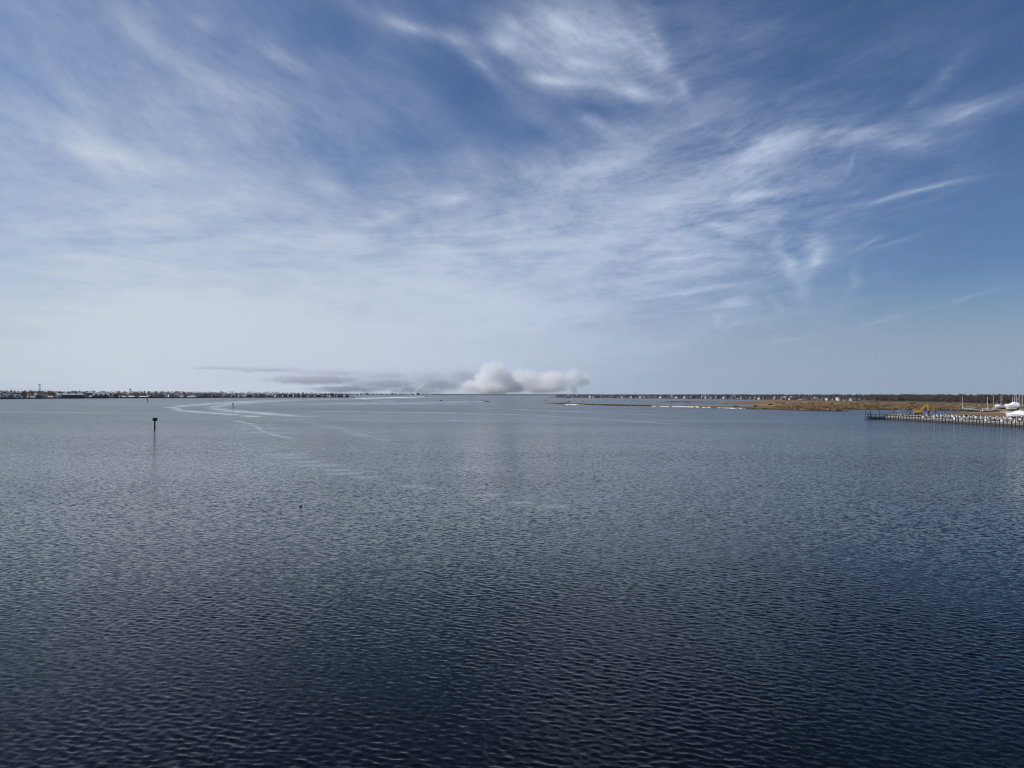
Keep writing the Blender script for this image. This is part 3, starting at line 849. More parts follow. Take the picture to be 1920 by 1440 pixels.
# low white sheds and boat covers along the waterfront
for x, w_, dk in ((246, 16, 'long'), (270, 20, 'long'), (340, 9, 'short'), (352, 9, 'short'), (362, 14, 'long'), (34, 16, 'long'), (95, 10, 'short'), (310, 8, 'short'), (60, 7, 'short'), (232, 8, 'short')):
    p = behind(x, polyline(L_SHORE, x), 9); k = w_ / 2
    t = thing('low_shed', (p.x, p.y, 0.85), -math.atan2(p.x, p.y), 'low %s white-roofed shed close behind the bulkhead' % dk, 'shed', '%s white-roofed sheds' % dk)
    MB().box(-k, k, -3, 3, 0, 2.6).build('wall', WALLS['grey'], t)
    MB().add([(-k - .5, -3.6, 2.62), (k + .5, -3.6, 2.62), (k + .5, 3.6, 2.62), (-k - .5, 3.6, 2.62), (-k, 0, 4.6), (k, 0, 4.6)], [(0, 1, 5, 4), (2, 3, 4, 5), (1, 2, 5), (3, 0, 4), (3, 2, 1, 0)]).build('roof', WHITE, t)
# timber bulkhead along the left-hand waterfront
bk = thing('bulkhead', G(300, 746.1), 0, 'long dark timber bulkhead along the left-hand waterfront', 'bulkhead')
line = [G(x, y) for x, y in L_SHORE]
m_ = MB(); o0 = bk.location
for a, b in zip(line[:-1], line[1:]):
    n_ = Vector((b.y - a.y, a.x - b.x, 0)).normalized() * 0.5
    m_.slab([(q.x - o0.x, q.y - o0.y, 2.3) for q in (a + n_, b + n_, b - n_, a - n_)], -0.8)
m_.build('sheet_wall', WOOD_D, bk)
m_ = MB()
for a, b in zip(line[:-1], line[1:]):
    n_ = Vector((b.y - a.y, a.x - b.x, 0)).normalized() * 0.75
    m_.slab([(q.x - o0.x, q.y - o0.y, 2.55) for q in (a + n_, b + n_, b - n_, a - n_)], 2.31)
m_.build('cap', WOOD_P, bk)
pile_me = MB().rod((0, 0, -1), (0, 0, 3.3), 0.22, 0.2, 6).mesh('pile', WOOD_D)
for i in range(90):
    x = 660 - 7.6 * i; q = link('pile', pile_me, bk); q.location = G(x, polyline(L_SHORE, x)) - o0 + Vector((0, -0.9, 0))

# right-hand shore houses
xs = sorted([rnd.uniform(1040, 1655) for i in range(56)])
for i, x in enumerate(xs):
    wc = pick({'white': 6, 'grey': 4, 'blue-grey': 3, 'cream': 3, 'tan': 2, 'brown': 1}); rc = pick({'grey': 4, 'pale grey': 3, 'dark': 2, 'brown': 1})
    k = rnd.choice((0.5, 0.6, 0.7, 0.8, 0.95)) * (0.75 if x > 1500 else 1.0)
    house(behind(x, polyline(R_SHORE, x), rnd.uniform(6, 60)), pick({'gable': 4, 'side': 3, 'hip': 2}), wc, rc, (k * rnd.uniform(0.8, 1.4), k, k * rnd.uniform(.8, 1.1)),
          '%s house with %s roof, %s from the left end of the right-hand shore' % (wc, rc, ordinal(i + 1)), 'front row of houses on the right-hand shore', yaw=rnd.uniform(-0.2, 1.1))
xs = sorted([1060 + 560 * (i + rnd.random() * 0.9) / 34 for i in range(34)])
for i, x in enumerate(xs):
    wc = pick({'white': 6, 'grey': 2, 'cream': 3, 'tan': 1}); rc = pick({'grey': 4, 'pale grey': 3, 'dark': 2, 'brown': 1})
    k = rnd.uniform(0.8, 1.05) * (0.8 if x > 1500 else 1.0)
    house(behind(x, polyline(R_SHORE, x), rnd.uniform(70, 120)), pick({'gable': 4, 'side': 3, 'hip': 3}), wc, rc, (k * rnd.uniform(0.8, 1.1), k, k),
          '%s %s-roofed house glimpsed between the front houses, %s from the shore\'s left end' % (wc, rc, ordinal(i + 1)), 'second row of houses on the right-hand shore', yaw=rnd.uniform(0.1, 1.2), detail=False)
# pale buildings on the far horizon
fx = [668, 676, 684, 687, 698, 706, 712, 722, 731, 733, 735, 748, 762, 768, 772, 781, 783, 785, 791, 794, 799, 805, 808, 811]
for i, x in enumerate(fx):
    wc = 'white' if i % 4 else 'cream'; k = rnd.uniform(0.8, 1.4) * (1.35 if x in (687, 733, 735, 781, 783, 791) else 1.0)
    house(behind(x, 740.75, -60), 'hip' if i % 3 else 'gable', wc, 'pale grey', (k * 1.4, k, k), '%s speck-like building on the far horizon shore, %s from the bulkhead tip' % (wc, ordinal(i + 1)), 'pale buildings on the far shore', detail=False, z=1.2, yaw=0.7)

# ------------------------------------------------------------------ tall things on the skyline
# road bridge far off on the left with its lamp posts
bp0, bp1 = behind(-120, 745.6, 0), behind(118, 745.0, 150)
bd = (bp1 - bp0); bt = thing('road_bridge', (bp0.x, bp0.y, 0), math.atan2(bd.y, bd.x), 'long low road bridge far behind the left-hand houses', 'bridge')
Lb = bd.length
MB().box(0, Lb, -6, 6, 15.0, 16.4).build('deck', paint('concrete', (0.33, 0.33, 0.32), 0.9, 0.1, 0.1), bt)
for s_ in (-1, 1): MB().box(0, Lb, s_ * 6 - .15, s_ * 6 + .15, 16.42, 17.4).build('parapet', paint('concrete', (0.33, 0.33, 0.32)), bt)
pm = MB().box(-.8, .8, -5, 5, -1, 14.98).mesh('bridge_pier', paint('concrete', (0.33, 0.33, 0.32)))
for i in range(9): q = link('bridge_pier', pm, bt); q.location = (Lb * (i + .5) / 9, 0, 0)
poleme = MB().rod((0, 0, 0), (0, 0, 11.5), 0.30, 0.2, 6).mesh('pole', STEEL)
armme = MB().rod((0, 0, 11.2), (3.2, 0, 11.9), 0.18, 0.14, 5).mesh('arm', STEEL)
lampme = MB().box(2.8, 4.4, -.3, .3, 11.75, 12.1).mesh('lamp_head', STEEL)
for i, x in enumerate((5.5, 13.4, 21.4, 27.8, 33.6, 40.3, 48.2, 53.4, 59.4, 63.6, 68.6, 81, 85, 88.5, 91.8, 95.5, 99, 102)):
    # stands where this line of sight crosses the bridge
    d = ray(x, 740); a_ = Vector((d.x, d.y)); n2 = Vector((-bd.y, bd.x)).normalized()
    k = n2.dot(bp0.xy) / n2.dot(a_); q = Vector((a_.x * k, a_.y * k, 16.4))
    t = thing('street_lamp', q, rnd.uniform(-0.3, 0.3), 'thin street lamp on the far left bridge, %s from the left' % ordinal(i + 1), 'street lamp', 'street lamps on the far left bridge')
    link('pole', poleme, t); ar = link('arm', armme, t); link('lamp_head', lampme, ar)
    t.scale = (1, 1, 0.95 - 0.022 * i)
# antenna tower
p = behind(74.5, 745.2, 80); t = thing('antenna_tower', (p.x, p.y, 0.8), 0, 'tall antenna tower with a wide platform top above the left houses', 'tower')
for sx in (-1, 1):
    for sy in (-1, 1): MB().rod((sx * 2.6, sy * 2.6, 0), (sx * .8, sy * .8, 38), 0.28, 0.2, 5).build('leg', STEEL, t)
br = MB()
for k in range(8):
    z0, z1 = k * 4.7, (k + 1) * 4.7; r0, r1 = 2.6 - 1.8 * z0 / 38, 2.6 - 1.8 * z1 / 38
    for s_ in (-1, 1): br.rod((-r0, s_ * r0, z0), (r1, s_ * r1, z1), 0.12, n=4); br.rod((s_ * r0, r0, z0), (s_ * r1, -r1, z1), 0.12, n=4)
br.build('bracing', STEEL, t)
MB().box(-2.9, 2.9, -2.9, 2.9, 38, 38.6).build('platform', STEEL, t)
for xx in (-2.6, -.9, .9, 2.6): MB().box(xx - .3, xx + .3, -2.95, -2.6, 36.6, 40.2).build('antenna_panel', WHITE, t)
# two water towers
for x, y, H_, lab, sz, ex in ((244, 746.3, 24, 'small grey water tower rising behind the left-hand houses', 2.6, 330), (1602, 752.6, 11.6, 'tiny white water tower above the tree line on the right', 4.6, 2300)):
    p = behind(x, y, ex); t = thing('water_tower', (p.x, p.y, 0.8), 0, lab, 'water tower')
    for a in range(5): MB().rod((math.cos(a * 1.2566) * sz * .8, math.sin(a * 1.2566) * sz * .8, 0), (math.cos(a * 1.2566) * sz * .7, math.sin(a * 1.2566) * sz * .7, H_), .25, n=5).build('leg', STEEL, t)
    sec = [[(math.cos(j * .5236) * r1 * sz, math.sin(j * .5236) * r1 * sz, H_ + z1 * sz) for j in range(12)] for r1, z1 in ((.5, -.5), (.95, 0), (1, .7), (.9, 1.1), (.5, 1.45), (.1, 1.6))]
    MB().loft(sec).build('tank', WHITE if x > 1000 else STEEL, t, True)

# ------------------------------------------------------------------ channel markers and posts
p = G(290, 803.3); t = thing('channel_marker', (p.x, p.y, -0.4), -math.atan2(p.x, p.y), 'dark channel marker post with green daymark boards, nearest of the posts', 'channel marker', 'channel markers in the bay')
MB().rod((0, 0, -1.5), (0, 0, 4.4), 0.33, 0.29, 10).build('pile', WOOD_D, t, True)
for dx_, dy_, a in ((0.32, -0.42, 0.30), (-0.30, 0.10, -0.75)):
    q = MB().box(-.68, .68, -.03, .03, -.66, .66).build('daymark', GREEN, t); q.location = (dx_, dy_, 4.15); q.rotation_euler = (0, 0, a)
    e_ = MB()
    for u0, u1, v0, v1 in ((-.72, -.62, -.72, .72), (.62, .72, -.72, .72), (-.61, .61, .62, .72), (-.61, .61, -.72, -.62)): e_.box(u0, u1, -.05, .05, v0, v1)
    e_.build('border', paint('dark_green_tape', (0.008, 0.05, 0.02)), q)
MB().rod((0, 0, 4.4), (0, 0, 4.95), 0.12, 0.10, 8).build('lantern', BLACK, t)
MB().box(-.5, .5, -.5, .5, 4.38, 4.44).build('platform', WOOD_D, t)
p = G(437, 765.2); t = thing('channel_marker', (p.x, p.y, -0.4), 0, 'thin dark channel post standing inside the curved pale wake', 'channel marker', 'channel markers in the bay')
MB().rod((0, 0, -1.5), (0, 0, 5.6), 0.36, 0.3, 8).build('pile', WOOD_D, t)
MB().box(-.62, .62, -.4, -.34, 3.9, 5.1).build('daymark', BLACK, t); MB().rod((0, 0, 5.6), (0, 0, 6.2), .14, n=6).build('lantern', BLACK, t)
p = G(276.5, 752.6); t = thing('channel_marker', (p.x, p.y, -0.4), 0, 'short dark T-shaped marker just off the left-hand bulkhead', 'channel marker', 'channel markers in the bay')
MB().rod((0, 0, -1.5), (0, 0, 5.0), 0.5, 0.45, 8).build('pile', WOOD_D, t); MB().box(-1.2, 1.2, -.5, -.42, 3.9, 5.3).build('daymark', BLACK, t)
p = G(645, 747.2); t = thing('channel_marker', (p.x, p.y, -0.4), 0, 'tiny dark post off the tip of the left-hand bulkhead', 'channel marker', 'channel markers in the bay')
MB().rod((0, 0, -1.5), (0, 0, 3.6), 0.5, 0.45, 8).build('pile', WOOD_D, t); MB().box(-.8, .8, -.5, -.42, 2.6, 3.7).build('daymark', BLACK, t)
for x, y, h, lab in ((1092.5, 757.0, 4.2, 'dark post with a crosspiece behind the tip of the marsh spit'), (1622.3, 774.2, 2.8, 'thin stake in the water left of the pier head'), (1648.6, 775.2, 3.2, 'stake standing in open water behind the pier head'),
                     (1676.4, 773.8, 3.0, 'stake in the water left of the excavator barge'), (1771.5, 774.5, 3.2, 'stake in the channel before the moored trawler'), (1840, 775.5, 2.6, 'short stake before the moored white boats'), (1851.5, 774.5, 2.0, 'small stake at the edge of the boatyard bank')):
    p = G(x, y); t = thing('mooring_stake', (p.x, p.y, -0.4), 0, lab, 'stake')
    MB().rod((0, 0, -1), (0, 0, h + .4), 0.2, 0.17, 7).build('pile', WOOD_D, t)
    MB().rod((0, 0, h + .4), (0, 0, h + .75), 0.24, 0.03, 7).build('cap', BLACK, t)
    if x < 1100: MB().box(-1.3, 1.3, -.15, .15, h - .2, h + .3).build('crosspiece', WOOD_D, t)
# low dark stakes in the shallows behind the spit
stk = MB().rod((0, 0, -1), (0, 0, 1.15), 0.3, 0.26, 5).mesh('pile', WOOD_D)
capm = MB().box(-.5, .5, -.3, .3, 1.16, 1.4).mesh('cap', WOOD_D)
for i in range(46):
    x = 1228 + 136 * (i + rnd.random()) / 46; y = 755.6 + (x - 1228) * 0.016 + rnd.uniform(-0.5, 0.5)
    t = thing('low_stake', G(x, y, -0.4), rnd.uniform(0, 3), 'low dark stake in the shallows behind the marsh spit', 'stake', 'dark stakes in the shallows behind the spit')
    link('pile', stk, t); link('cap', capm, t); k = rnd.uniform(0.8, 1.4); t.scale = (k * 1.3, k, k)
for i, x in enumerate((1084, 1093, 1108, 1118, 1133, 1143, 1155, 1171, 1188)):
    t = thing('low_stake', G(x, 750.6 + (x - 1084) * 0.01, -0.4), 0, 'faint dark stake in open water before the right-hand houses', 'stake', 'faint stakes before the right-hand houses')
    link('pile', stk, t); link('cap', capm, t); t.scale = (2.2, 1.2, 1.0)

# ------------------------------------------------------------------ boats
def hull_sections(L, B, H, keel=-0.35, n=9):
    secs = []
    for i in range(n):
        t_ = i / (n - 1); x = -L / 2 + L * t_
        b = B / 2 * (0.86 + 0.14 * math.sin(t_ * 3.0)) * (1 - max(0, (t_ - 0.55) / 0.45) ** 2.2) + 0.03
        sh_ = H * (0.80 + 0.35 * t_ ** 2); k = keel * (1 - max(0, (t_ - 0.7) / 0.3) ** 2 * 0.9)
        xx = x + 0.05 * L * max(0, t_ - 0.8) / 0.2
        secs.append([(xx, -b, sh_), (xx - 0.02 * L * t_, -b * 0.82, H * 0.28), (x, 0, k), (xx - 0.02 * L * t_, b * 0.82, H * 0.28), (xx, b, sh_)])
    return secs


def boat(name, p, rz, L, B, H, hullmat, label, group=None, cabin=None, mast=None, cover=False, stands=False, z=0.0, bimini=False, spar=None):
    t = thing(name, (p.x, p.y, z), rz, label, 'boat', group)
    secs = hull_sections(L, B, H); up = 1.5 if stands else 0.0
    secs = [[(x_, y_, z_ + up) for x_, y_, z_ in s_] for s_ in secs]
    MB().loft(secs).build('hull', hullmat, t)
    if stands:
        for sx in (-.3, .25):
            for sy in (-1, 1):
                MB().rod((sx * L, sy * B * .55, 0), (sx * L, sy * B * .38, up + H * .3), 0.07, n=5).build('boat_stand', STEEL, t)
        MB().box(-L * .35, L * .35, -.2, .2, 0, up - .3).build('keel_block', WOOD_D, t)
    if cover:
        cs = []
        for i, s_ in enumerate(secs):
            t_ = i / (len(secs) - 1); x_ = s_[0][0]; hb = abs(s_[0][1]); zt = s_[0][2]
            rise = H * (0.25 + 1.05 * max(0.0, math.sin(min(1, t_ * 1.15 + .12) * 3.14)) ** 0.8)
            cs.append([(x_, -hb - .04, zt - .18), (x_, -hb * .5, zt + rise * .72), (x_, 0, zt + rise), (x_, hb * .5, zt + rise * .72), (x_, hb + .04, zt - .18)])
        MB().loft(cs).build('cover', WRAP, t)
    else:
        dk = []
        for s_ in secs: dk.append([(s_[0][0], s_[0][1] * .97, s_[0][2] - .06), (s_[0][0], s_[0][1] * .97, s_[0][2] + .05), (s_[0][0], s_[4][1] * .97, s_[0][2] + .05), (s_[0][0], s_[4][1] * .97, s_[0][2] - .06)])
        MB().loft(dk).build('deck', WHITE, t)
    if cabin:
        x0, x1, hh = cabin; zb = up + H * 0.9
        c = MB().loft([[(x0 * L, y_, z_) for y_, z_ in ((-B * .36, zb), (-B * .32, zb + hh), (B * .32, zb + hh), (B * .36, zb))],
                       [(x1 * L, y_, z_) for y_, z_ in ((-B * .34, zb), (-B * .28, zb + hh * .95), (B * .28, zb + hh * .95), (B * .34, zb))]]).build('cabin', WHITE, t)
        for sy in (-1, 1):
            MB().box(x0 * L + .3, x1 * L - .3, sy * B * .345 - .03, sy * B * .345 + .03, zb + hh * .45, zb + hh * .8).build('window', DARKGLASS, c)
        MB().box(x0 * L - .5, x1 * L + .4, -B * .38, B * .38, zb + hh + .01, zb + hh + .14).build('cabin_roof', WHITE, c)
    if bimini:
        MB().box(-.35 * L, .02 * L, -B * .4, B * .4, H + 2.1, H + 2.25).build('bimini', WHITE, t)
        for sx in (-.33, 0):
            for sy in (-1, 1): MB().rod((sx * L, sy * B * .38, H * .8), (sx * L, sy * B * .38, H + 2.1), .05, n=4).build('bimini_pole', STEEL, t)
    if mast:
        mx, mh = mast
        m1 = MB().rod((mx * L, 0, up + H * .5), (mx * L, 0, mh), 0.17, 0.12, 8).build('mast', WHITE, t)
        MB().rod((mx * L - .1, 0, up + H + 1.5), (mx * L - L * .42, 0, up + H + 1.6), 0.12, n=6).build('boom', WHITE, m1)
        MB().rod((mx * L, -B * .3, mh * .62), (mx * L, B * .3, mh * .62), 0.05, n=4).build('spreader', WHITE, m1)
        st = MB().rod((mx * L, 0, mh - .2), (L * .48, 0, up + H * 1.1), 0.03, n=3).rod((mx * L, 0, mh - .2), (-L * .48, 0, up + H), 0.03, n=3)
        st.build('stays', STEEL, m1)
    if spar:
        a, b = spar; MB().rod(a, b, 0.16, 0.1, 6).build('spar', TANBAR, t)
    return t


def face(p): return -math.atan2(p.x, p.y)


moor = 'boats moored before the marsh wood'
p = G(1813, 770.0); boat('motor_sailer', p, face(p) + 3.1416, 12, 3.8, 1.5, NAVY, 'dark-hulled boat with white cabin roof, tall white mast and tan spar', moor, cabin=(-.35, .2, 1.9), mast=(.30, 13.2), bimini=True, spar=((5.8, 0, 1.8), (4.6, .3, 10.2)))
p = G(1829, 770.2); boat('motor_boat', p, face(p) + .2, 9, 3.2, 1.3, NAVY, 'dark-hulled motor boat moored directly behind the tall white mast', moor, cabin=(-.2, .22, 1.5))
p = G(1838, 770.4); boat('motor_boat', p, face(p) + .1, 5, 2.2, 0.9, BLACK, 'small dark open boat at the end of the mooring line', moor)
p = G(1847, 771.6); boat('motor_boat', p, face(p) + 3.3, 7, 2.6, 1.1, WHITE, 'small white cabin boat left of the cluster of masts', moor, cabin=(-.15, .25, 1.2))
p = G(1858, 771.8); boat('sail_boat', p, face(p) + .1, 11, 3.4, 1.3, NAVY, 'blue-hulled sailing boat with white deck under the first masts', moor, cabin=(-.2, .2, .8), mast=(-.22, 13.4))
p = G(1866, 771.0); boat('sail_boat', p, face(p) + .15, 10, 3.2, 1.3, NAVY, 'blue-hulled white-decked sailing boat right of the first masts', moor, cabin=(-.2, .2, .7), mast=(-.1, 14.2))
p = G(1869.5, 769.3); boat('sail_boat', p, face(p) + .4, 8, 2.6, 1.1, WHITE, 'small white sailing boat with a short mast', moor, mast=(0, 10.2))
ashore = 'boats stored ashore in the boatyard'
p = G(1879, 769.0); boat('sail_boat', p, face(p) + .1, 11, 3.4, 1.4, WHITE, 'white sailing boat ashore left of the big white cover', ashore, cover=False, cabin=(-.2, .2, .7), mast=(-.08, 13.8), stands=True, z=1.0)
p = G(1874, 768.0); boat('covered_boat', p, face(p) + .1, 8, 2.8, 1.2, WHITE, 'low white covered boat ashore behind the blue sailing boats', ashore, cover=True, stands=True, z=1.0)
p = G(1884, 768.6); boat('covered_boat', p, face(p) + 3.0, 8.5, 3.0, 1.3, WHITE, 'white covered boat ashore just left of the tallest white cover', ashore, cover=True, stands=True, z=1.0)
p = G(1899, 769.5); t = boat('covered_yacht', p, face(p) + 3.14, 12, 4.2, 1.9, WHITE, 'tall white shrink-wrapped yacht, highest cover in the boatyard', ashore, cover=True, stands=True, z=1.0); t.scale = (.95, .95, 1.28)
for x, y, h, rz_, lab in ((1899, 767.5, 12.0, .3, 'white sailing boat ashore, first mast behind the tall white cover'), (1902.5, 767.4, 14.8, .1, 'white sailing boat ashore, second mast behind the tall white cover'),
                          (1905.5, 767.6, 15.6, .2, 'white sailing boat ashore with the tallest mast behind the white cover'), (1910.5, 768, 15.0, .0, 'white sailing boat ashore whose mast stands right of the tallest'),
                          (1917, 768.4, 14.2, .25, 'white sailing boat ashore, rightmost of the masts')):
    p = G(x, y); boat('sail_boat', p, face(p) + rz_ + 1.2, 9, 3.0, 1.3, WHITE, lab, ashore, mast=(.05, h), stands=True, z=1.0)
p = G(1897, 772.3); boat('motor_boat', p, face(p) + 3.1, 7.5, 2.7, 1.2, WHITE, 'white open motor boat ashore in front of the tall white cover', ashore, bimini=True, stands=True, z=1.0)
p = G(1908, 772.0); boat('motor_boat', p, face(p) + .1, 7, 2.6, 1.2, NAVY, 'dark-hulled motor boat ashore with a white canopy', ashore, bimini=True, stands=True, z=1.0)
p = G(1906.5, 789.6); boat('covered_boat', p, face(p) + 2.95, 9.2, 3.2, 1.7, WRAP, 'large white shrink-wrapped boat at the landward end of the pier', ashore, cover=True, stands=True, z=1.0)
p = G(1926, 789.0); boat('covered_boat', p, face(p) + 2.9, 9.2, 3.2, 1.6, WRAP, 'white shrink-wrapped boat at the right edge beside the larger one', ashore, cover=True, stands=True, z=1.0)
# sheer-leg hoist behind the covers and a tan roofed shed at the edge
p = G(1906, 770.2); t = thing('boat_hoist', (p.x, p.y, 1.0), face(p), 'grey A-frame boat hoist standing among the masts', 'hoist')
for a, b in (((-3.5, 0, 0), (3.2, 0, 15.2)), ((4.6, 1, 0), (3.4, 0, 15.2)), ((2.0, -1, 0), (3.1, 0, 15.2))): MB().rod(a, b, .22, .14, 6).build('leg', STEEL, t)
MB().rod((-.2, 0, 7.4), (2.9, .3, 7.6), .1, n=5).rod((1.4, 0, 11.1), (3.2, .2, 11.2), .1, n=5).build('tie_bar', STEEL, t)
p = G(1868, 769.0); t = thing('boat_hoist', (p.x, p.y, 1.0), face(p), 'leaning grey derrick pole beside the sailing boats', 'hoist')
MB().rod((2.2, 0, 0), (5.2, 0, 12.6), .18, .12, 6).build('pole', STEEL, t); MB().rod((4.6, 0, 0), (5.1, 0, 12.4), .05, n=4).build('cable', STEEL, t)
p = G(1924, 773.0); t = thing('boat_shed', (p.x, p.y, 1.0), face(p), 'boat shed with tan pitched roof at the right edge', 'shed')
MB().box(-5.2, 5.2, -4, 4, 0, 3.4).build('wall', WALLS['tan'], t)
MB().add([(-5.8, -4.6, 3.42), (5.8, -4.6, 3.42), (5.8, 4.6, 3.42), (-5.8, 4.6, 3.42), (0, -4.6, 6.9), (0, 4.6, 6.9)], [(0, 1, 4), (1, 2, 5, 4), (2, 3, 5), (3, 0, 4, 5), (3, 2, 1, 0)]).build('roof', paint('roof_olive_tan', (0.27, 0.24, 0.15), 0.85), t)
MB().box(-1.5, 1.5, -4.1, -4.02, 0, 2.6).build('door', WOOD_D, t)

# boats out on the bay
p = G(797, 744.5); t = boat('speed_boat', p, face(p) + 0.35, 13, 4.4, 1.9, WHITE, 'white speedboat planing far off with a long white wake', cabin=(-.25, .2, 1.6))
fw = MB()
pa, pb = G(797, 744.55), G(664, 747.2); n = 40; dirv = (pb - pa).normalized(); side = Vector((-dirv.y, dirv.x, 0)); secs = []
for i in range(n + 1):
    k = i / n; c = pa.lerp(pb, k); w_ = 4 + 26 * k; hh = 1.7 * (1 - k) ** 1.3 + 0.28 + rnd.uniform(0, .3) * (1 - k)
    secs.append([tuple(c - side * w_ + Vector((0, 0, -.1))), tuple(c - side * w_ * .5 + Vector((0, 0, hh))), tuple(c + side * w_ * .5 + Vector((0, 0, hh * .8))), tuple(c + side * w_ + Vector((0, 0, -.1)))])
fw.loft(secs)
tag(fw.build('boat_wake_foam', paint('white_foam', (0.72, 0.76, 0.8), 0.8, 0.2, 0.05)), 'long white foamy trail behind the far speedboat', None, None, 'stuff')
for x, y, L, lab in ((912, 753.2, 5.5, 'small dark open boat in mid bay, left of a close pair'), (917, 753.9, 4.5, 'small dark open boat in mid bay, right of a close pair'), (826.5, 751.6, 6.5, 'low dark boat drifting below the far speedboat'),
                     (905, 750.6, 8.0, 'low dark boat just beyond the close pair'), (1059, 755.6, 5.0, 'dark skiff off the tip of the marsh spit'), (1024, 751.9, 4.5, 'dark skiff in open water left of the spit tip'), (1066, 753.3, 6.0, 'flat dark skiff behind the spit')):
    p = G(x, y); t = boat('open_boat', p, face(p) + rnd.uniform(-.3, .3), L, 1.9, 0.9, BLACK, lab, 'small dark boats on the open bay', cabin=(-.1, .12, .7))
# water birds
def bird(p, rz, k, mat, label, group=None):
    spine = [(-.42, .10, .03), (-.30, .14, .09), (-.12, .15, .14), (.08, .15, .15), (.22, .17, .11), (.29, .27, .055), (.30, .40, .045), (.31, .50, .055), (.37, .53, .05), (.44, .515, .018), (.52, .505, .006)]
    secs = []
    for i, (x_, z_, r_) in enumerate(spine):
        a = Vector(spine[max(0, i - 1)][:2]); b = Vector(spine[min(len(spine) - 1, i + 1)][:2]); d = (b - a).normalized(); nrm = Vector((-d.y, d.x))
        secs.append([(x_ + nrm.x * math.cos(j * .7854) * r_, math.sin(j * .7854) * r_ * 1.05, z_ + nrm.y * math.cos(j * .7854) * r_) for j in range(8)])
    o = MB().loft(secs).build('water_bird', mat, None, True); o.location = p; o.rotation_euler = (0, 0, rz); o.scale = (k, k, k)
    return tag(o, label, 'bird', group)


bird(G(564, 950, -0.03), 0.3, 0.52, BLACK, 'lone dark long-necked bird swimming in the near water')
bird(G(1685.5, 770.6), 3.0, 1.5, WHITE, 'white water bird behind the pier, left of a pair', 'pair of white birds behind the pier')
bird(G(1687.6, 769.7), 0.2, 1.5, WHITE, 'white water bird behind the pier, right of a pair', 'pair of white birds behind the pier')

# ------------------------------------------------------------------ piers
def pier(a, b, width, label, bays, screen=True, h=1.9):
    d = b - a; L = d.length; t = thing('pier', (a.x, a.y, 0), math.atan2(d.y, d.x), label, 'pier')
    MB().box(0, L, -width / 2, width / 2, h, h + .14).build('deck', WOOD_P, t)
    for s_ in (-1, 1): MB().box(0, L, s_ * width / 2 - .12, s_ * width / 2 + .12, h - .36, h - .01).build('stringer', WOOD_P, t)
    st = L / bays
    pm_ = MB().rod((0, 0, -1.5), (0, 0, h + 1.15), 0.2, 0.18, 7).mesh('pile', WOOD_D)
    bpile = MB().rod((0, 0, -1.5), (0, 0, h + .9), 0.2, 0.18, 7).mesh('pile', WOOD_D)
    scr = MB(); nb = 5; bw = (st - .5) / nb
    for k in range(nb): scr.box(.25 + k * bw + .05, .25 + (k + 1) * bw - .05, -.06, .06, .95, h - .5 - (k % 2) * .15)
    scr = scr.mesh('screen_boards', WOOD_P)
    low_ = MB().box(.2, st - .2, -.07, .07, -.6, .88).mesh('kick_board', WOOD_D)
    rail = MB().box(.0, st, -.08, .08, h + .72, h + .86).mesh('rail', WOOD_P)
    for i in range(bays + 1):
        q = link('pile', pm_, t); q.location = (i * st + rnd.uniform(-.2, .2), width / 2 + .32, rnd.uniform(-.5, .35)); q.rotation_euler = (rnd.gauss(0, .02), rnd.gauss(0, .03), 0)
        q = link('pile', bpile, t); q.location = (i * st, -width / 2 - .32, 0)
        if i < bays and screen:
            q = link('screen_boards', scr, t); q.location = (i * st, width / 2 + .1, 0)
            q = link('kick_board', low_, t); q.location = (i * st, width / 2 + .1, 0)
        if i < bays and i % 2 == 0: q = link('rail', rail, t); q.location = (i * st, width / 2 + .32, 0)
    return t, d.normalized(), L


def seaward(a, b):
    return (a, b)


A0, A1 = G(1925, 800.4), G(1664.5, 786.0)
pier_t, pd, PL = pier(A0, A1, 2.6, 'long timber pier with pale wave screen running out from the right edge', 42)
B0, B1 = G(1668, 785.6), G(1625, 785.3)
pier(B0, B1, 3.0, 'dark timber head across the outer end of the long pier', 6)
C0, C1 = G(1930, 793.0), G(1672, 781.0)
pier(C0, C1, 2.0, 'inner timber pier behind the wave screen', 36, screen=False, h=1.5)
# tall piles at the head
for x, y, h, r_, lab in ((1626.3, 784.9, 3.6, .17, 'tall thin pile at the very end of the pier head'), (1628.7, 784.8, 3.5, .17, 'tall thin pile, second from the end of the pier head'), (1632.2, 784.5, 4.4, .33, 'tall thick dark pile at the end of the pier head'),
                         (1664.8, 784.6, 3.6, .2, 'tall pile where the pier head meets the long pier'), (1676.3, 782.2, 3.6, .3, 'thick dark pile inside the corner of the piers'), (1754.3, 780.8, 4.9, .42, 'tall thick dark pile right of the excavator barge')):
    p = G(x, y); t = thing('mooring_pile', (p.x, p.y, -0.4), 0, lab, 'pile')
    MB().rod((0, 0, -1.2), (0, 0, h + .2), r_ * 1.05, r_, 8).build('shaft', WOOD_D, t); MB().rod((0, 0, h + .2), (0, 0, h + .5), r_ * 1.1, r_ * .2, 8).build('cap', BLACK, t)
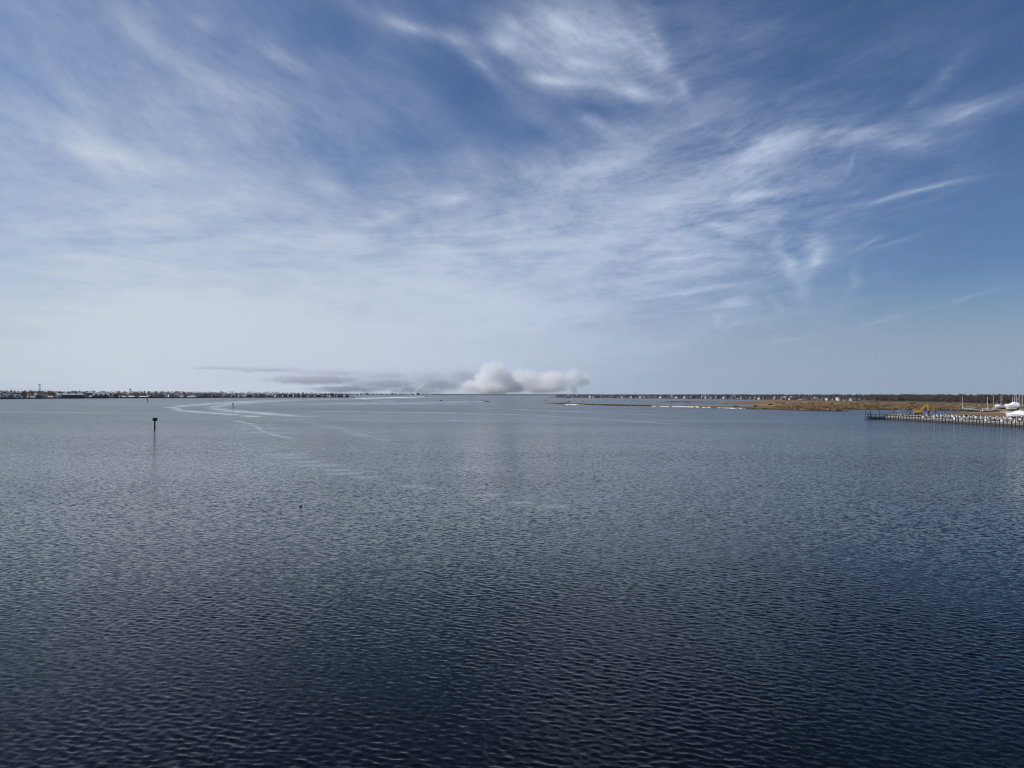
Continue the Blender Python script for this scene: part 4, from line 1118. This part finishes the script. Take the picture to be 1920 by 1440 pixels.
# slip piles with white caps between the piers, and dock furniture
shaft = MB().rod((0, 0, -1.2), (0, 0, 3.3), 0.19, 0.17, 7).mesh('shaft', WOOD_D)
shaft_w = MB().rod((0, 0, -1.2), (0, 0, 3.3), 0.2, 0.18, 7).mesh('shaft', WOOD_P)
capw = MB().rod((0, 0, 3.3), (0, 0, 3.75), 0.27, 0.05, 7).mesh('cap', WHITE)
n_ = 0
for row, (off, cnt) in enumerate(((9.0, 15), (17.0, 20), (31.0, 16))):
    for i in range(cnt):
        k = (0.02 + 0.60 * (i + rnd.random() * .6) / cnt) if row < 2 else (0.05 + 0.5 * (i + rnd.random() * .6) / cnt)
        c = A0 + pd * (PL * k) + Vector((pd.y, -pd.x, 0)) * off
        n_ += 1
        t = thing('slip_pile', (c.x, c.y, -0.4), 0, ('slip pile between the wave screen and the inner pier' if row < 2 else 'slip pile behind the inner pier'), 'pile', ('slip piles between the piers' if row < 2 else 'slip piles behind the inner pier'))
        link('shaft', shaft if rnd.random() < .8 else shaft_w, t); (link('cap', capw, t) if rnd.random() < .55 else None); t.scale = (1, 1, rnd.uniform(.62, 1.15)); t.rotation_euler = (rnd.gauss(0, .03), rnd.gauss(0, .03), 0)
boxm = MB().box(-.7, .7, -.35, .35, 0, .6).mesh('chest', WHITE); lidm = MB().box(-.75, .75, -.4, .4, .61, .74).mesh('lid', WHITE)
pedm = MB().box(-.24, .24, -.24, .24, 0, 1.35).mesh('post', WHITE); pedl = MB().box(-.3, .3, -.3, .3, 1.36, 1.6).mesh('light_cap', STEEL)
cd = (C1 - C0).normalized(); CL = (C1 - C0).length
for i in range(16):
    c = C0 + cd * (CL * (0.05 + .62 * (i + rnd.random() * .5) / 16)) + Vector((cd.y, -cd.x, 0)) * -.45
    t = thing('dock_box', (c.x, c.y, 1.64), math.atan2(cd.y, cd.x), 'white dock box on the inner pier, %s from the shore' % ordinal(i + 1), 'dock box', 'dock boxes on the inner pier')
    link('chest', boxm, t); link('lid', lidm, t)
for i in range(18):
    c = C0 + cd * (CL * (0.03 + .7 * (i + rnd.random() * .5) / 18)) + Vector((cd.y, -cd.x, 0)) * .5
    t = thing('power_pedestal', (c.x, c.y, 1.64), 0, 'white power pedestal on the inner pier, %s from the shore' % ordinal(i + 1), 'power pedestal', 'power pedestals on the inner pier')
    link('post', pedm, t); link('light_cap', pedl, t)
for i in range(7):
    c = A0 + pd * (PL * (0.03 + .75 * (i + rnd.random() * .7) / 7)) + Vector((pd.y, -pd.x, 0)) * .6
    t = thing('dock_box', (c.x, c.y, 2.04), math.atan2(pd.y, pd.x), 'white dock box on the outer pier, %s from the shore' % ordinal(i + 1), 'dock box', 'dock boxes on the outer pier')
    link('chest', boxm, t); link('lid', lidm, t)
p = G(1624.5, 786.0); boat('small_skiff', p, face(p), 3.2, 1.5, .7, WHITE, 'tiny white skiff tied at the end of the pier head')
p = G(1829, 783.4); boat('motor_boat', p, face(p) + .2, 6.5, 2.4, 1.0, WHITE, 'white motor boat in a slip between the piles, left of two', cabin=(-.1, .2, .9))
p = G(1857, 786.0); boat('motor_boat', p, face(p) + .2, 7.5, 2.5, 1.0, WHITE, 'long white motor boat in a slip between the piles, right of two', cabin=(-.05, .12, .8))

# ------------------------------------------------------------------ excavator on its barge
p = G(1727, 780.0); rz = face(p)
t = thing('work_barge', (p.x, p.y, 0), rz, 'flat rusty work barge carrying the yellow excavator', 'barge')
MB().loft([[(-9.6, y_, z_) for y_, z_ in ((-3.5, 0.15), (-3.5, 1.0), (3.5, 1.0), (3.5, 0.15))], [(-8.6, y_, z_) for y_, z_ in ((-3.5, -.5), (-3.5, 1.0), (3.5, 1.0), (3.5, -.5))],
           [(8.6, y_, z_) for y_, z_ in ((-3.5, -.5), (-3.5, 1.0), (3.5, 1.0), (3.5, -.5))], [(9.6, y_, z_) for y_, z_ in ((-3.5, 0.15), (-3.5, 1.0), (3.5, 1.0), (3.5, 0.15))]]).build('hull', RUST, t)
MB().box(-9.3, 3.5, -3.3, 3.3, 1.01, 1.2).build('deck_mat', WOOD_M, t)
MB().box(3.6, 9.3, -3.3, 3.3, 1.01, 1.14).build('deck_plate', BLACK, t)
for xx in (-7.6, -6.7): MB().rod((xx, 3.0, -1), (xx, 3.0, 6.2), .17, n=7).build('spud_pole', BLACK, t)
MB().box(-9.0, -7.9, -2.6, -1.2, 1.21, 2.0).box(-7.2, -6.2, -2.8, -1.6, 1.21, 1.9).build('deck_gear', BLACK, t)
MB().box(-8.0, -7.3, -3.0, -2.65, 1.21, 2.1).build('locker', WHITE, t)
e = thing('excavator', (p.x + math.cos(rz) * -1.6, p.y + math.sin(rz) * -1.6, 1.21), rz, 'yellow tracked excavator with raised boom working from the barge', 'excavator'); e.scale = (1.08, 1.08, 1.08)
for sy in (-1, 1):
    secs = []
    prof = [(-1.9, .15), (-2.1, .5), (-1.9, .85), (1.9, .85), (2.1, .5), (1.9, .15), (1.5, 0), (-1.5, 0)]
    MB().loft([[(x_, sy * 1.35 - .3, z_) for x_, z_ in prof], [(x_, sy * 1.35 + .3, z_) for x_, z_ in prof]]).build('track', BLACK, e)
MB().box(-1.0, 1.0, -1.0, 1.0, .45, 1.05).build('carriage', BLACK, e)
MB().loft([[(x_, -1.35, z_) for x_, z_ in ((-2.5, 1.08), (-2.6, 2.5), (-2.2, 2.95), (.4, 2.85), (1.3, 2.3), (1.3, 1.08))], [(x_, 1.35, z_) for x_, z_ in ((-2.5, 1.08), (-2.6, 2.5), (-2.2, 2.95), (.4, 2.85), (1.3, 2.3), (1.3, 1.08))]]).build('upper_body', YELLOW, e)
MB().box(-2.95, -2.62, -1.3, 1.3, 1.15, 2.6).build('counterweight', YELLOW, e)
cb = MB().box(.1, 1.5, .5, 1.34, 2.32, 3.5).build('cab', YELLOW, e)
MB().box(.25, 1.53, .47, 1.37, 2.7, 3.35).build('window', DARKGLASS, cb)
MB().beam((1.0, -.2, 1.7), (2.6, -.2, 4.6), .7, .8, 1.15).beam((2.6, -.2, 4.6), (5.4, -.2, 6.0), .66, 1.15, .6).build('boom', YELLOW, e)
MB().beam((5.2, -.2, 6.9), (5.5, -.2, 2.2), .62, 1.0, .7).build('stick', YELLOW, e)
bk_ = MB().loft([[(x_, -.75, z_) for x_, z_ in ((5.4, 2.3), (6.2, 2.2), (6.4, 1.2), (5.6, .35), (5.1, .7), (5.2, 1.6))], [(x_, .35, z_) for x_, z_ in ((5.4, 2.3), (6.2, 2.2), (6.4, 1.2), (5.6, .35), (5.1, .7), (5.2, 1.6))]]).build('bucket', BLACK, e)
for sy in (-.55, .15): MB().rod((1.5, sy, 1.5), (2.9, sy, 4.0), .1, n=6).build('hydraulic_ram', STEEL, e)
MB().rod((2.9, -.2, 5.3), (5.0, -.2, 6.5), .1, n=6).build('hydraulic_ram', STEEL, e)

# ------------------------------------------------------------------ wildfire smoke beyond the far shore
def smoke(name, label, puffs, dens, colr, nscale, absorb, soft=0.35, D=11000.0, depth=1.0, step=0.35, seed=0, wob=1.3):
    """soft volume inside a billowing hull; puffs are (x, y, rx, ry) of the view set at distance D"""
    ells = []
    for x, y, rx, ry in puffs:
        d = ray(x, y); k = D / d.y; c = Vector((d.x * k, D, CAM_H + d.z * k)); u = k / FPX
        ells.append((c, (rx * u, max(rx, ry) * u * depth, ry * u)))
    bm = bmesh.new()
    for c, r in ells:
        bmesh.ops.create_icosphere(bm, subdivisions=3, radius=1.0, matrix=Matrix.Translation(c) @ Matrix.Diagonal((*r, 1.0)))
    me = bpy.data.meshes.new(name); bm.to_mesh(me); bm.free()
    o = link(name, me)
    md = o.modifiers.new('join', 'REMESH'); md.mode = 'VOXEL'; md.voxel_size = min(r[2] for _, r in ells) * 0.22
    m = bpy.data.materials.new(name); m.use_nodes = True; V.tree = m.node_tree; V.tree.nodes.clear()
    out = V.tree.nodes.new('ShaderNodeOutputMaterial'); pv = V.tree.nodes.new('ShaderNodeVolumePrincipled')
    V.tree.links.new(pv.outputs[0], out.inputs['Volume'])
    geo = V.tree.nodes.new('ShaderNodeNewGeometry'); P = V(geo.outputs['Position'])
    nz = noise(mapping(P, loc=(seed, seed * 2.0, 0)), nscale, 5.0, 0.6, color=True)
    rm = sorted(r[2] for _, r in ells)[len(ells) // 2]
    Pw = vadd(P, vscale(vadd(nz, (-0.5, -0.5, -0.5)), rm * wob))
    acc = None
    for c, r in ells:
        mp = V.tree.nodes.new('ShaderNodeMapping'); mp.vector_type = 'TEXTURE'; V.link(mp, 0, Pw)
        mp.inputs[1].default_value = c; mp.inputs[3].default_value = r
        g = V.tree.nodes.new('ShaderNodeTexGradient'); g.gradient_type = 'SPHERICAL'; V.link(g, 0, V(mp.outputs[0]))
        q = V(g.outputs['Fac']); acc = q if acc is None else V.math('MAXIMUM', acc, q)
    f2 = noise(P, nscale * 2.8, 4.0, 0.65)
    dn = ramp(acc + (f2 - 0.5) * 0.95, 0.10, 0.10 + soft) * dens
    V.tree.links.new(dn.s, pv.inputs['Density'])
    pv.inputs['Color'].default_value = tuple(colr) + (1,); pv.inputs['Anisotropy'].default_value = 0.15
    if 'Absorption Color' in pv.inputs: pv.inputs['Absorption Color'].default_value = tuple(absorb) + (1,)
    me.materials.clear(); me.materials.append(m)
    m.cycles.volume_step_rate = step if hasattr(m, 'cycles') else 1.0
    return tag(o, label, None, None, 'stuff')


smoke('smoke_column', 'tall billowing cream smoke column rising from the far shore',
      [(926, 698, 27, 24), (908, 712, 27, 22), (945, 712, 28, 22), (884, 724, 28, 16), (925, 727, 56, 17), (965, 726, 28, 15), (913, 692, 18, 16), (938, 690, 15, 13), (924, 686, 13, 11)], 0.0095, (0.999, 0.997, 0.992), 0.010, (0.4, 0.4, 0.4), soft=0.45, seed=1)
smoke('smoke_column', 'lower bank of pale smoke with a bright rising puff at its right end',
      [(985, 712, 40, 26), (1035, 713, 46, 24), (1074, 706, 26, 20), (1086, 712, 30, 18), (1076, 727, 11, 17), (1020, 726, 60, 15), (975, 702, 20, 15)], 0.0075, (0.999, 0.997, 0.992), 0.010, (0.4, 0.4, 0.4), soft=0.55, seed=5, D=11600)
smoke('smoke_wisp', 'thin white smoke wisp rising above the far horizon buildings',
      [(778, 736, 6, 4), (782, 731, 6, 5), (788, 726, 6, 5), (793, 721, 7, 5)], 0.012, (0.985, 0.98, 0.97), 0.014, (0.4, 0.4, 0.4), D=9500, seed=9)
smoke('smoke_plume', 'long grey-violet smoke plume drifting left over the horizon',
      [(880, 712, 50, 24), (865, 703, 70, 24), (800, 706, 80, 22), (720, 703, 95, 15), (620, 698, 115, 10), (515, 693, 120, 7), (420, 690, 90, 5), (820, 720, 95, 22), (720, 720, 120, 18), (600, 712, 150, 13), (780, 732, 90, 12), (660, 730, 120, 10)], 0.0085, (0.80, 0.80, 0.89), 0.0035, (0.2, 0.2, 0.25), soft=0.9, depth=0.22, seed=13, D=14500, step=0.1, wob=0.8)
# ------------------------------------------------------------------ the air over the bay
hz = MB().box(-20400, 20400, -20400, 20400, -3, 760)
hme = bpy.data.meshes.new('haze'); hme.from_pydata(hz.v, [], hz.f)
hm = bpy.data.materials.new('haze_air'); hm.use_nodes = True; hm.node_tree.nodes.clear()
ho = hm.node_tree.nodes.new('ShaderNodeOutputMaterial'); hv = hm.node_tree.nodes.new('ShaderNodeVolumePrincipled')
hv.inputs['Color'].default_value = (0.86, 0.93, 1.0, 1); hv.inputs['Density'].default_value = 0.000011; hv.inputs['Anisotropy'].default_value = 0.2
hm.node_tree.links.new(hv.outputs[0], ho.inputs['Volume'])
hme.materials.append(hm)
tag(link('haze', hme), 'thin pale haze over the bay', None, None, 'stuff')
